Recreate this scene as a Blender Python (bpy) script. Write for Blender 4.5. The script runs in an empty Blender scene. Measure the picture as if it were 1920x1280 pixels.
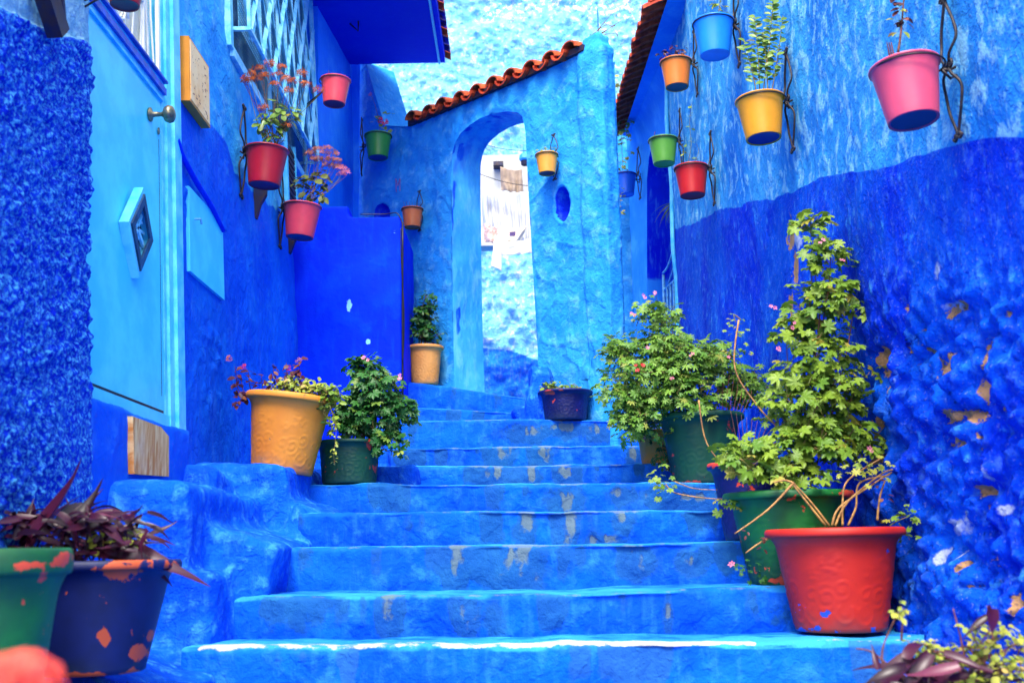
import bpy, math, random
import numpy as np
from mathutils import Vector, Matrix, noise as mnoise
random.seed(7); np.random.seed(7)
PI = math.pi
SC = bpy.context.scene
COL = SC.collection

# ------------------------------------------------------------ camera, sky, sun
FPX = 2000.0; PITCH = math.atan(390/2000.0); ROLL = 0.02
cam_d = bpy.data.cameras.new('camera'); cam = bpy.data.objects.new('camera', cam_d); COL.objects.link(cam)
SC.camera = cam
cam_d.sensor_width = 36; cam_d.lens = 36*FPX/1920; cam_d.clip_start = 0.05; cam_d.clip_end = 500
_f = Vector((0, math.cos(PITCH), math.sin(PITCH))); _r0 = Vector((1, 0, 0)); _u0 = Vector((0, -math.sin(PITCH), math.cos(PITCH)))
_r = (_r0*math.cos(ROLL) - _u0*math.sin(ROLL)); _u = (_u0*math.cos(ROLL) + _r0*math.sin(ROLL))
# roll: picture verticals lean so that their feet sit a little to the right
M = Matrix((( _r.x, _u.x, -_f.x, 0), (_r.y, _u.y, -_f.y, 0), (_r.z, _u.z, -_f.z, 0), (0, 0, 0, 1)))
cam.matrix_world = M
cam_d.dof.use_dof = True; cam_d.dof.focus_distance = 5.6; cam_d.dof.aperture_fstop = 3.4

SUN_EL, SUN_AZ = 57.0, 187.0      # azimuth the light comes from, clockwise from +Y
world = bpy.data.worlds.new('World'); SC.world = world; world.use_nodes = True
wn = world.node_tree; wn.nodes.clear()
sky = wn.nodes.new('ShaderNodeTexSky'); sky.sky_type = 'NISHITA'; sky.sun_disc = False
sky.sun_elevation = math.radians(SUN_EL); sky.sun_rotation = math.radians(SUN_AZ)
sky.air_density = 1.0; sky.dust_density = 3.0; sky.ozone_density = 0.6
bgn = wn.nodes.new('ShaderNodeBackground'); bgn.inputs[1].default_value = 0.145
won = wn.nodes.new('ShaderNodeOutputWorld')
hs = wn.nodes.new('ShaderNodeHueSaturation'); hs.inputs['Saturation'].default_value = 0.35   # thin cloud: a paler sky
wn.links.new(sky.outputs[0], hs.inputs['Color']); wn.links.new(hs.outputs[0], bgn.inputs[0]); wn.links.new(bgn.outputs[0], won.inputs[0])
sd = bpy.data.lights.new('sun', 'SUN'); sd.energy = 1.2; sd.angle = math.radians(17); sd.color = (1.0, 0.94, 0.84)
sun = bpy.data.objects.new('sun', sd); COL.objects.link(sun)
_az = math.radians(SUN_AZ); _el = math.radians(SUN_EL)
sdir = Vector((math.sin(_az)*math.cos(_el), math.cos(_az)*math.cos(_el), math.sin(_el)))
sun.rotation_euler = sdir.to_track_quat('Z', 'Y').to_euler(); sun.location = (0, 0, 20)
SC.view_settings.view_transform = 'Standard'; SC.view_settings.look = 'None'
SC.view_settings.gamma = 1; SC.view_settings.use_curve_mapping = False
SC.view_settings.exposure = 2.0
SC.cycles.max_bounces = 8; SC.cycles.diffuse_bounces = 5; SC.cycles.transparent_max_bounces = 8
SC.cycles.use_denoising = True

# ------------------------------------------------------------ picture helpers
def ray(px, py):
    return _f + _r*((px-960)/FPX) + _u*((640-py)/FPX)
def at(px, py, D):
    d = ray(px, py); return d*(D/d.y)
def onz(px, py, z):
    d = ray(px, py); return d*(z/d.z)
def onplane(px, py, p0, n):
    d = ray(px, py); return d*(p0.dot(n)/d.dot(n))
LEAN = 0.055                     # the left house leans back a little
def XL(D, z=1.0):
    return -1.46 - LEAN*(z-0.5)
def XR(D, z=1.0): return 1.50 - 0.018*D
def onleft(px, py, off=0.0):
    p = onplane(px, py, Vector((-1.46+off+LEAN*0.5, 0, 0)), Vector((1, 0, LEAN)))
    return p
def onright(px, py, off=0.0):
    return onplane(px, py, Vector((1.50-off, 0, 0)), Vector((1, 0.018, 0)))
AW0 = at(672, 400, 9.1); AW1 = at(1112, 500, 7.0)
AW0 = Vector((AW0.x, AW0.y, 0)); AW1 = Vector((AW1.x, AW1.y, 0))
AWT = (AW1-AW0).normalized(); AWN = Vector((AWT.y, -AWT.x, 0))   # facing the stairs
AWLEN = (AW1-AW0).length
def onarch(px, py, off=0.0): return onplane(px, py, AW0+AWN*off, AWN)
def arch_sz(px, py):
    p = onarch(px, py); return ((p-AW0).dot(AWT), p.z)

def proj(V):
    V = np.asarray(V, float); z = V@np.array(_f); return 960+FPX*(V@np.array(_r))/z, 640-FPX*(V@np.array(_u))/z
# ------------------------------------------------------------ numpy noise
def _h(ix, iy, iz, s):
    with np.errstate(over='ignore'):
        h = (ix.astype(np.uint32)*np.uint32(374761393) + iy.astype(np.uint32)*np.uint32(668265263)
             + iz.astype(np.uint32)*np.uint32(2147483647) + np.uint32(s*974711+13))
        h = (h ^ (h >> np.uint32(13)))*np.uint32(1274126177)
        h = h ^ (h >> np.uint32(16))
        h = h*np.uint32(2246822519); h = h ^ (h >> np.uint32(15))
    return h.astype(np.float64)/4294967295.0
def vn(P, scale, seed=0):
    Q = np.asarray(P, float)*scale + 1000.0
    i = np.floor(Q).astype(np.int64); f = Q-i; f = f*f*f*(f*(f*6-15)+10)
    r = 0
    for a in (0, 1):
        for b in (0, 1):
            for c in (0, 1):
                w = (f[:, 0] if a else 1-f[:, 0])*(f[:, 1] if b else 1-f[:, 1])*(f[:, 2] if c else 1-f[:, 2])
                r = r + w*_h(i[:, 0]+a, i[:, 1]+b, i[:, 2]+c, seed)
    return r*2-1
def fbm(P, scale, seed=0, octv=4, g=0.5):
    r = 0; a = 1; t = 0
    for k in range(octv):
        r = r + a*vn(P, scale*2**k, seed+k*7); t += a; a *= g
    return r/t
def worley(P, scale, seed=0):
    Q = np.asarray(P, float)*scale + 1000.0
    i = np.floor(Q).astype(np.int64); best = np.full(len(Q), 9.0)
    for a in (-1, 0, 1):
        for b in (-1, 0, 1):
            for c in (-1, 0, 1):
                j = i + np.array([a, b, c])
                p = np.stack([_h(j[:, 0], j[:, 1], j[:, 2], seed+k*31) for k in range(3)], 1) + j
                best = np.minimum(best, ((Q-p)**2).sum(1))
    return np.sqrt(best)
def sst(a, b, x):
    t = np.clip((x-a)/(b-a), 0, 1); return t*t*(3-2*t)

# ------------------------------------------------------------ object helpers
def tag(o, label=None, cat=None, group=None, kind=None):
    if label: o['label'] = label
    if cat: o['category'] = cat
    if group: o['group'] = group
    if kind: o['kind'] = kind
    return o
def empty(name, loc, label=None, cat=None, group=None, kind=None):
    o = bpy.data.objects.new(name, None); COL.objects.link(o); o.location = loc
    o.empty_display_size = 0.1
    return tag(o, label, cat, group, kind)
def wloc(o):
    v = Vector((0, 0, 0))
    while o is not None: v = v + Vector(o.location); o = o.parent
    return v
def link(name, me, parent=None, mat=None, loc=None):
    o = bpy.data.objects.new(name, me); COL.objects.link(o)
    if parent is not None: o.parent = parent
    if loc is not None: o.location = loc
    if mat is not None and not me.materials: me.materials.append(mat)
    return o
def shade(me, on=True):
    me.polygons.foreach_set('use_smooth', [on]*len(me.polygons)); me.update()
def mesh_np(name, V, Q, smooth=True, attr=None):
    """V (n,3), Q (m,3 or 4) index array"""
    V = np.asarray(V, np.float32); Q = np.asarray(Q, np.int32); k = Q.shape[1]
    me = bpy.data.meshes.new(name)
    me.vertices.add(len(V)); me.vertices.foreach_set('co', V.ravel())
    me.loops.add(Q.size); me.loops.foreach_set('vertex_index', Q.ravel())
    me.polygons.add(len(Q)); me.polygons.foreach_set('loop_start', np.arange(0, Q.size, k, dtype=np.int32))
    me.update(calc_edges=True); me.validate()
    if attr is not None:
        a = me.color_attributes.new('mask', 'FLOAT_COLOR', 'POINT')
        full = np.zeros((len(V), 4), np.float32); full[:, :attr.shape[1]] = attr; full[:, 3] = 1
        a.data.foreach_set('color', full.ravel())
    shade(me, smooth); return me
def obj_np(name, V, Q, mat, parent=None, smooth=True, attr=None, world=True):
    V = np.asarray(V, float)
    if world and parent is not None: V = V - np.array(wloc(parent))
    me = mesh_np(name, V, Q, smooth, attr)
    return link(name, me, parent, mat)
class MB:
    def __init__(s): s.v = []; s.f = []
    def add(s, V, F):
        b = len(s.v); s.v += [tuple(p) for p in V]; s.f += [tuple(i+b for i in f) for f in F]; return s
    def box(s, x0, x1, y0, y1, z0, z1):
        return s.add([(x0,y0,z0),(x1,y0,z0),(x1,y1,z0),(x0,y1,z0),(x0,y0,z1),(x1,y0,z1),(x1,y1,z1),(x0,y1,z1)],
                     [(0,3,2,1),(4,5,6,7),(0,1,5,4),(1,2,6,5),(2,3,7,6),(3,0,4,7)])
    def bar(s, a, b, w, t, n=(0, 0, 1)):
        """flat bar from a to b: width w across, thickness t along n"""
        a = Vector(a); b = Vector(b); d = (b-a).normalized(); n = Vector(n); n = (n - d*n.dot(d)).normalized(); c = d.cross(n)
        P = []
        for p in (a, b):
            for i, j in ((-1,-1),(1,-1),(1,1),(-1,1)): P.append(p + c*(w/2*i) + n*(t/2*j))
        return s.add(P, [(0,1,2,3),(7,6,5,4),(0,4,5,1),(1,5,6,2),(2,6,7,3),(3,7,4,0)])
    def tube(s, pts, r, n=6, cap=True):
        pts = [Vector(p) for p in pts]; m = len(pts)
        if not hasattr(r, '__len__'): r = [r]*m
        t0 = (pts[1]-pts[0]).normalized()
        ref = Vector((0, 0, 1)) if abs(t0.z) < 0.9 else Vector((1, 0, 0))
        nrm = (ref - t0*ref.dot(t0)).normalized(); V = []
        for i in range(m):
            t = (pts[min(i+1, m-1)]-pts[max(i-1, 0)])
            t = t.normalized() if t.length > 1e-9 else t0
            nrm = nrm - t*nrm.dot(t); nrm = nrm.normalized() if nrm.length > 1e-6 else t.orthogonal().normalized()
            b = t.cross(nrm)
            for k in range(n):
                a = 2*PI*k/n; V.append(pts[i] + (nrm*math.cos(a)+b*math.sin(a))*r[i])
        F = [(i*n+k, i*n+(k+1) % n, (i+1)*n+(k+1) % n, (i+1)*n+k) for i in range(m-1) for k in range(n)]
        if cap: F += [tuple(range(n-1, -1, -1)), tuple((m-1)*n+k for k in range(n))]
        return s.add(V, F)
    def lathe(s, prof, n=32, c=(0, 0, 0), cap0=False, cap1=False):
        V = []; m = len(prof)
        for r, z in prof:
            for k in range(n):
                a = 2*PI*k/n; V.append((c[0]+r*math.cos(a), c[1]+r*math.sin(a), c[2]+z))
        F = [(i*n+k, i*n+(k+1) % n, (i+1)*n+(k+1) % n, (i+1)*n+k) for i in range(m-1) for k in range(n)]
        if cap0: F.append(tuple(range(n-1, -1, -1)))
        if cap1: F.append(tuple((m-1)*n+k for k in range(n)))
        return s.add(V, F)
    def mesh(s, name, smooth=False):
        me = bpy.data.meshes.new(name); me.from_pydata([tuple(p) for p in s.v], [], s.f); me.update(); shade(me, smooth); return me
    def build(s, name, mat, parent=None, world=True, smooth=False):
        if world and parent is not None:
            w = wloc(parent); s.v = [(p[0]-w.x, p[1]-w.y, p[2]-w.z) for p in s.v]
        return link(name, s.mesh(name, smooth), parent, mat)
def crom(P, k=6, closed=False):
    P = [Vector(p) for p in P]; out = []; n = len(P)
    for i in range(n-1):
        a, b, c, d = P[max(i-1, 0)], P[i], P[i+1], P[min(i+2, n-1)]
        for j in range(k):
            t = j/k
            out.append(0.5*((2*b)+(c-a)*t+(2*a-5*b+4*c-d)*t*t+(3*b-a-3*c+d)*t*t*t))
    out.append(P[-1]); return out

# ------------------------------------------------------------ materials
def srgb(*c):
    return tuple((x/255/12.92 if x <= 10 else ((x/255+0.055)/1.055)**2.4) for x in c)+(1,)
class NT:
    def __init__(s, name):
        m = bpy.data.materials.new(name); m.use_nodes = True; s.m = m; s.t = m.node_tree
        s.b = s.t.nodes['Principled BSDF']; s.tc = s.t.nodes.new('ShaderNodeTexCoord')
    def n(s, typ, **kw):
        x = s.t.nodes.new(typ)
        for k, v in kw.items(): setattr(x, k, v)
        return x
    def l(s, a, b): s.t.links.new(a, b)
    def noise(s, scale, detail=6, rough=0.6, vec=None, stretch=None, dist=0.0):
        x = s.n('ShaderNodeTexNoise'); x.inputs['Scale'].default_value = scale
        x.inputs['Detail'].default_value = detail; x.inputs['Roughness'].default_value = rough
        x.inputs['Distortion'].default_value = dist
        src = vec or s.tc.outputs['Object']
        if stretch:
            mp = s.n('ShaderNodeMapping'); mp.inputs['Scale'].default_value = stretch; s.l(src, mp.inputs[0]); src = mp.outputs[0]
        s.l(src, x.inputs['Vector']); return x.outputs['Fac']
    def ramp(s, fac, a, b, lo=0.0, hi=1.0):
        x = s.n('ShaderNodeMapRange', interpolation_type='SMOOTHSTEP')
        for i, v in ((1, a), (2, b), (3, lo), (4, hi)): x.inputs[i].default_value = v
        s.l(fac, x.inputs[0]); return x.outputs[0]
    def math(s, op, a, b=None, c=None):
        x = s.n('ShaderNodeMath', operation=op)
        for i, v in enumerate((a, b, c)):
            if v is None: continue
            if isinstance(v, (int, float)): x.inputs[i].default_value = v
            else: s.l(v, x.inputs[i])
        return x.outputs[0]
    def mix(s, fac, a, b, mode='MIX'):
        x = s.n('ShaderNodeMix', data_type='RGBA', blend_type=mode)
        for i, v in ((0, fac), (6, a), (7, b)):
            if isinstance(v, (int, float)): x.inputs[i].default_value = v
            elif isinstance(v, tuple): x.inputs[i].default_value = v
            else: s.l(v, x.inputs[i])
        return x.outputs[2]
    def mask(s):
        a = s.n('ShaderNodeAttribute', attribute_name='mask'); sp = s.n('ShaderNodeSeparateColor'); s.l(a.outputs['Color'], sp.inputs[0])
        return sp.outputs[0], sp.outputs[1], sp.outputs[2]
    def bump(s, h, strength, dist, prev=None):
        x = s.n('ShaderNodeBump'); x.inputs['Strength'].default_value = strength; x.inputs['Distance'].default_value = dist
        s.l(h, x.inputs['Height'])
        if prev: s.l(prev, x.inputs['Normal'])
        return x.outputs[0]
    def fin(s, col, nrm=None, rough=0.7, spec=0.3, metal=0.0):
        if isinstance(col, tuple): s.b.inputs['Base Color'].default_value = col
        else: s.l(col, s.b.inputs['Base Color'])
        if nrm is not None: s.l(nrm, s.b.inputs['Normal'])
        if isinstance(rough, float): s.b.inputs['Roughness'].default_value = rough
        else: s.l(rough, s.b.inputs['Roughness'])
        s.b.inputs['Specular IOR Level'].default_value = spec; s.b.inputs['Metallic'].default_value = metal
        return s.m

def plaster(name, A, B, C, zoneA=None, zoneB=None, bare=srgb(190, 160, 120), grime=srgb(60, 90, 130),
            s1=2.2, s2=9.0, fine=60.0, flake=7.0, stretch=None, bd=0.012, bs=0.8, hl=0.35, rough=0.72, bfine=0.003, bsoft=0.0, bmul=1.9, bmax=1.0, edge=0.6, hr=(0.50, 0.70), lum=0.86, streak=0.22):
    """limewash over plaster: A/B two coats, C thin light worn patches; mask.R second colour zone, .G bare plaster, .B grime"""
    A, B, C, zoneA, zoneB = [tuple(x*lum for x in c[:3])+(1,) if c else c for c in (A, B, C, zoneA, zoneB)]
    t = NT(name); R, G, Bm = t.mask()
    n1 = t.noise(s1, 5, 0.6, stretch=stretch); n2 = t.noise(s2, 6, 0.65, stretch=stretch, dist=0.15); n3 = t.noise(fine, 4, 0.6)
    a = t.mix(t.ramp(n1, 0.36, 0.62), A, B)
    a = t.mix(t.math('MULTIPLY', t.ramp(n2, hr[0], hr[1]), hl), a, C)
    if zoneA:
        z = t.mix(t.ramp(n1, 0.38, 0.62), zoneA, zoneB)
        z = t.mix(t.math('MULTIPLY', t.ramp(n2, 0.56, 0.74), hl*0.75), z, B)
        fac = t.ramp(t.math('ADD', R, t.math('MULTIPLY_ADD', n2, 0.5, -0.25)), 0.42, 0.58)
        a = t.mix(fac, a, z)
    # brush streaks and speckle of the limewash
    st = t.noise(26, 3, 0.6, stretch=(1, 1, 0.16) if not stretch else stretch)
    a = t.mix(t.math('MULTIPLY', t.ramp(st, 0.5, 0.72), streak), a, C)
    a = t.mix(t.math('MULTIPLY', t.ramp(n3, 0.60, 0.70), 0.16), a, grime)
    ne = t.noise(13, 6, 0.7)
    gf = t.ramp(t.math('ADD', Bm, t.math('MULTIPLY_ADD', ne, 1.3, -0.65)), 0.38, 0.62)
    a = t.mix(t.math('MULTIPLY', gf, 0.65), a, grime)
    bf = t.ramp(t.math('ADD', G, t.math('MULTIPLY_ADD', ne, 1.5, -0.75)), 0.47-bsoft, 0.54+bsoft)
    bare2 = t.mix(t.noise(18, 4, 0.6), bare, tuple(min(1, c*bmul) for c in bare[:3])+(1,))
    a = t.mix(t.math('MULTIPLY', bf, bmax), a, bare2)
    # relief: flaked layers, trowel lumps, grain
    fl = t.noise(flake, 5, 0.55, stretch=stretch, dist=0.2)
    h = t.math('ADD', t.ramp(fl, 0.41, 0.47), t.ramp(fl, 0.54, 0.60))
    h = t.math('MULTIPLY_ADD', h, 0.16, n2)
    h = t.math('SUBTRACT', h, t.math('MULTIPLY', bf, 0.35))
    b1 = t.bump(h, bs, bd)
    b0 = t.bump(ne, edge, bd*0.5, b1)
    b2 = t.bump(n3, 0.8, bfine, b0)
    return t.fin(a, b2, rough, 0.05)
def simple(name, col, rough=0.5, var=0.15, scale=30, bump=0.0, spec=0.4, metal=0.0, col2=None, bscale=None):
    t = NT(name); n = t.noise(scale, 4, 0.6)
    c2 = col2 or tuple(c*(1-var*2) for c in col[:3])+(1,)
    c = t.mix(t.ramp(n, 0.35, 0.65), col, c2)
    nb = t.bump(t.noise(bscale or scale*2, 4, 0.6), 0.6, bump) if bump else None
    return t.fin(c, nb, rough, spec, metal)
def leafmat(name, A, B, C=None, rough=0.45, trans=0.25):
    t = NT(name); oi = t.n('ShaderNodeObjectInfo'); g = t.n('ShaderNodeNewGeometry')
    rnd = t.math('FRACT', t.math('ADD', oi.outputs['Random'], g.outputs['Random Per Island']))
    c = t.mix(rnd, A, B)
    if C: c = t.mix(t.ramp(rnd, 0.93, 0.97), c, C)
    c = t.mix(t.math('MULTIPLY', t.noise(60, 3, 0.6), 0.35), c, tuple(x*0.45 for x in B[:3])+(1,))
    t.fin(c, None, rough, 0.35)
    tr = t.n('ShaderNodeBsdfTranslucent'); t.l(c, tr.inputs[0]); ms = t.n('ShaderNodeMixShader'); ms.inputs[0].default_value = trans
    out = t.t.nodes['Material Output']; t.l(t.b.outputs[0], ms.inputs[1]); t.l(tr.outputs[0], ms.inputs[2]); t.l(ms.outputs[0], out.inputs[0])
    return t.m
def chipped(name, col, chip, bumpmat=True, amount=0.62, chip2=None, rough=0.55, dark=None, dirt=srgb(40, 60, 60)):
    """painted pot: coat with scuffs, chips show the colour under it. mask.R forces chips, mask.G dirt"""
    t = NT(name); R, G, B = t.mask()
    n = t.noise(9, 5, 0.55, dist=0.5); n2 = t.noise(3.5, 4, 0.6); n3 = t.noise(45, 4, 0.6)
    c = t.mix(t.ramp(n2, 0.3, 0.7), col, dark or tuple(x*0.7 for x in col[:3])+(1,))
    c = t.mix(t.math('MULTIPLY', t.ramp(t.math('ADD', n, G), 0.6, 1.2), 0.6), c, dirt)
    c = t.mix(t.math('MULTIPLY', t.ramp(n3, 0.55, 0.7), 0.25), c, tuple(x*0.6 for x in col[:3])+(1,))
    nc = t.noise(32, 5, 0.65); f = t.ramp(t.math('ADD', t.math('MULTIPLY_ADD', nc, 0.7, -0.35), t.math('ADD', n, R)), amount, amount+0.012)
    c = t.mix(f, c, chip)
    h = t.math('SUBTRACT', t.math('MULTIPLY', n3, 0.3), f)
    return t.fin(c, t.bump(h, 0.5, 0.002), rough, 0.4)

# ------------------------------------------------------------ paints
LB_A, LB_B, LB_C = srgb(34,140,226), srgb(66,172,238), srgb(140,214,246)
MB_A, MB_B, MB_C = srgb(12,78,214), srgb(24,104,226), srgb(70,160,240)
DB_A, DB_B = srgb(3,28,196), srgb(10,62,216)
NAVY = srgb(4, 16, 110)
M_right = plaster('right_wall_limewash', srgb(34,138,228), srgb(64,172,238), srgb(146,216,246), srgb(3,54,212), srgb(10,94,224), bare=srgb(164,124,84), grime=srgb(206,212,208), s1=2.6, s2=13, flake=10, stretch=(1,0.9,0.7), bd=0.022, bs=1.0, hl=0.9, hr=(0.50,0.61), bfine=0.009, fine=75, edge=1.0, streak=0.12)
M_left = plaster('left_wall_limewash', srgb(12,92,226), srgb(20,110,232), MB_C, srgb(8,64,216), srgb(12,84,222), s1=1.6, s2=5, flake=4.0, bd=0.012, hl=0.45, streak=0.08)
M_leftup = plaster('left_wall_upper_limewash', srgb(38,152,234), srgb(66,180,242), LB_C, srgb(8,88,226), srgb(16,110,232), s1=1.6, s2=6, flake=5.0, bd=0.024, bs=1.0, hl=0.5, streak=0.06)
M_steps = plaster('step_paint', srgb(6,82,220), srgb(12,106,226), srgb(64,156,232), srgb(36,134,228), srgb(56,164,234), bare=srgb(98,112,100), grime=srgb(30,80,104), s1=2.4, s2=9, flake=6, bd=0.016, hl=0.45, bfine=0.004, bsoft=0.11, bmul=1.25, bmax=0.7, lum=0.78)
M_step1 = plaster('worn_step_paint', srgb(6,82,220), srgb(12,106,226), srgb(64,156,232), srgb(36,134,228), srgb(56,164,234), bare=srgb(168,170,150), grime=srgb(40,90,120), s1=2.4, s2=9, flake=6, bd=0.016, hl=0.45, bfine=0.004, bsoft=0.07, bmul=1.3, bmax=0.95, lum=0.85)
M_ledge = plaster('ledge_paint', srgb(8,78,220), srgb(14,100,228), srgb(74,168,240), bare=srgb(150,150,130), s1=3, s2=13, flake=11, bd=0.02, hl=0.75, bfine=0.004)
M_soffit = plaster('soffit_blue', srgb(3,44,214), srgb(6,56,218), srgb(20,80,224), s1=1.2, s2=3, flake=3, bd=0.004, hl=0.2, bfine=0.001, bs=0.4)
M_box = plaster('deep_blue_paint', srgb(1,38,216), srgb(1,50,224), srgb(6,84,230), s1=1.5, s2=3, flake=3, bare=srgb(110,170,220), grime=srgb(4,20,150), bd=0.008, hl=0.4, bfine=0.002, bs=0.8, lum=0.95)
M_arch = plaster('arch_wall_limewash', srgb(32,142,232), srgb(50,162,238), srgb(116,204,246), srgb(4,34,210), srgb(8,54,218), grime=srgb(16,90,214), s1=2.4, s2=8, flake=5.5, bd=0.02, bs=0.85, hl=0.6, streak=0.1)
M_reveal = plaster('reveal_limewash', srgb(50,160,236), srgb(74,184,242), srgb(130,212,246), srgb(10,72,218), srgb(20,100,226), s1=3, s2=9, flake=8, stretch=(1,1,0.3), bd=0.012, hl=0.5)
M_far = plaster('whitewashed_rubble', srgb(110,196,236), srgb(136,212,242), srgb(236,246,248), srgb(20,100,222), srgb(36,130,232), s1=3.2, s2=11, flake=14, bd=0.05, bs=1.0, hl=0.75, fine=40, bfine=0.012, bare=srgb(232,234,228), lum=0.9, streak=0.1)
M_smooth = plaster('smooth_blue_plaster', srgb(14,104,230), srgb(22,122,236), srgb(66,166,242), srgb(2,24,204), srgb(5,44,214), s1=1.5, s2=4, flake=2.5, bd=0.008, bs=0.6, hl=0.4, bfine=0.002, lum=1.1)
M_gate = plaster('pale_gatehouse_plaster', srgb(30,128,232), srgb(44,146,236), srgb(90,190,244), srgb(3,24,206), srgb(6,44,216), s1=1.5, s2=4, flake=2.5, bd=0.006, bs=0.5, hl=0.4, bfine=0.0015, lum=1.0)
M_door = simple('turquoise_door_paint', srgb(84,222,242), 0.45, 0.06, 6, 0.0008, 0.4, col2=srgb(62,206,238), bscale=25)
M_frame = simple('door_frame_paint', srgb(56,192,238), 0.5, 0.1, 10, 0.001, col2=srgb(110,220,244))
M_bluetrim = simple('moulding_paint', srgb(10,84,206), 0.5, 0.2, 14, 0.001)
M_white = simple('white_paint', srgb(250,246,228), 0.55, 0.08, 12)
M_white2 = simple('white_curtain', srgb(176,176,170), 0.8, 0.1, 8)
M_curtain = simple('warm_white_curtain', srgb(255,244,210), 0.8, 0.08, 8)
M_cage = simple('sky_blue_metal_paint', srgb(150,222,240), 0.45, 0.1, 16, 0.0008, col2=srgb(90,190,230))
M_iron = simple('black_wrought_iron', srgb(26,24,30), 0.5, 0.3, 30, 0.0006, 0.5, 0.3, col2=srgb(60,44,40))
M_irb = simple('gate_blue_metal', srgb(90,176,232), 0.45, 0.2, 30, 0.0005)
M_pewter = simple('old_brass', srgb(150,140,112), 0.35, 0.2, 40, 0.0003, 0.6, 0.8)
M_glass = simple('dark_window_glass', srgb(10,26,60), 0.12, 0.3, 4, 0, 0.6)
M_dark = simple('dark_interior', srgb(6,10,60), 0.8, 0.2, 4)
M_woodd = simple('dark_oiled_wood', srgb(52,34,36), 0.55, 0.3, 20, 0.001, col2=srgb(20,26,60))
M_teal = simple('dark_teal_shutter', srgb(20,70,110), 0.5, 0.3, 20, 0.001)
M_tile = simple('terracotta_tile', srgb(196,88,44), 0.75, 0.2, 18, 0.002, 0.2, col2=srgb(150,58,36))
M_tile2 = simple('dark_red_tile', srgb(206,78,44), 0.75, 0.2, 16, 0.002, 0.2, col2=srgb(156,48,30))
M_tileb = simple('blue_washed_tile', srgb(12,52,190), 0.7, 0.3, 20, 0.002, 0.2, col2=srgb(60,40,60))
M_orange = simple('orange_sign_edge', srgb(226,142,30), 0.5, 0.08, 10, 0.0004)
M_cable = simple('black_cable', srgb(14,16,30), 0.5)
M_soil = simple('potting_soil', srgb(44,32,24), 0.95, 0.3, 60, 0.01)
def _ply():
    t = NT('bare_plywood'); n = t.noise(5, 6, 0.6, stretch=(1, 8, 0.9), dist=1.6); n2 = t.noise(3, 4, 0.5)
    c = t.mix(t.ramp(n, 0.35, 0.65), srgb(246,206,136), srgb(206,128,54)); c = t.mix(t.ramp(n2, 0.6, 0.8), c, srgb(236,222,184))
    return t.fin(c, t.bump(n, 0.5, 0.002), 0.7, 0.25)
M_ply = _ply()
def _signface():
    t = NT('worn_sign_face'); n = t.noise(30, 5, 0.7); n2 = t.noise(8, 4, 0.6)
    c = t.mix(t.ramp(n2, 0.4, 0.7), srgb(255,214,150), srgb(246,190,118)); c = t.mix(t.ramp(n, 0.60, 0.64), c, srgb(150,70,50))
    return t.fin(c, None, 0.6, 0.3)
M_sign = _signface()

# ------------------------------------------------------------ clipped relief walls
def densify(P, d=0.03, closed=True):
    out = []; n = len(P)
    for i in range(n if closed else n-1):
        a = np.array(P[i], float); b = np.array(P[(i+1) % n], float); k = max(1, int(np.hypot(*(b-a))/d))
        for j in range(k): out.append(a+(b-a)*j/k)
    if not closed: out.append(np.array(P[-1], float))
    return np.array(out)
def psdf(pts, poly):
    """signed distance of 2-D points to a closed polygon: positive inside"""
    P = np.asarray(poly, float); Q = np.roll(P, -1, 0); best = np.full(len(pts), 1e9); near = np.zeros((len(pts), 2)); ins = np.zeros(len(pts), bool)
    for a, b in zip(P, Q):
        e = b-a; w = pts-a; t = np.clip((w@e)/max(e@e, 1e-12), 0, 1); q = a+t[:, None]*e; d = ((pts-q)**2).sum(1)
        m = d < best; best[m] = d[m]; near[m] = q[m]
        if a[1] != b[1]:
            c = ((a[1] > pts[:, 1]) != (b[1] > pts[:, 1])) & (pts[:, 0] < (b[0]-a[0])*(pts[:, 1]-a[1])/(b[1]-a[1])+a[0]); ins ^= c
    d = np.sqrt(best); return np.where(ins, d, -d), near
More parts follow.
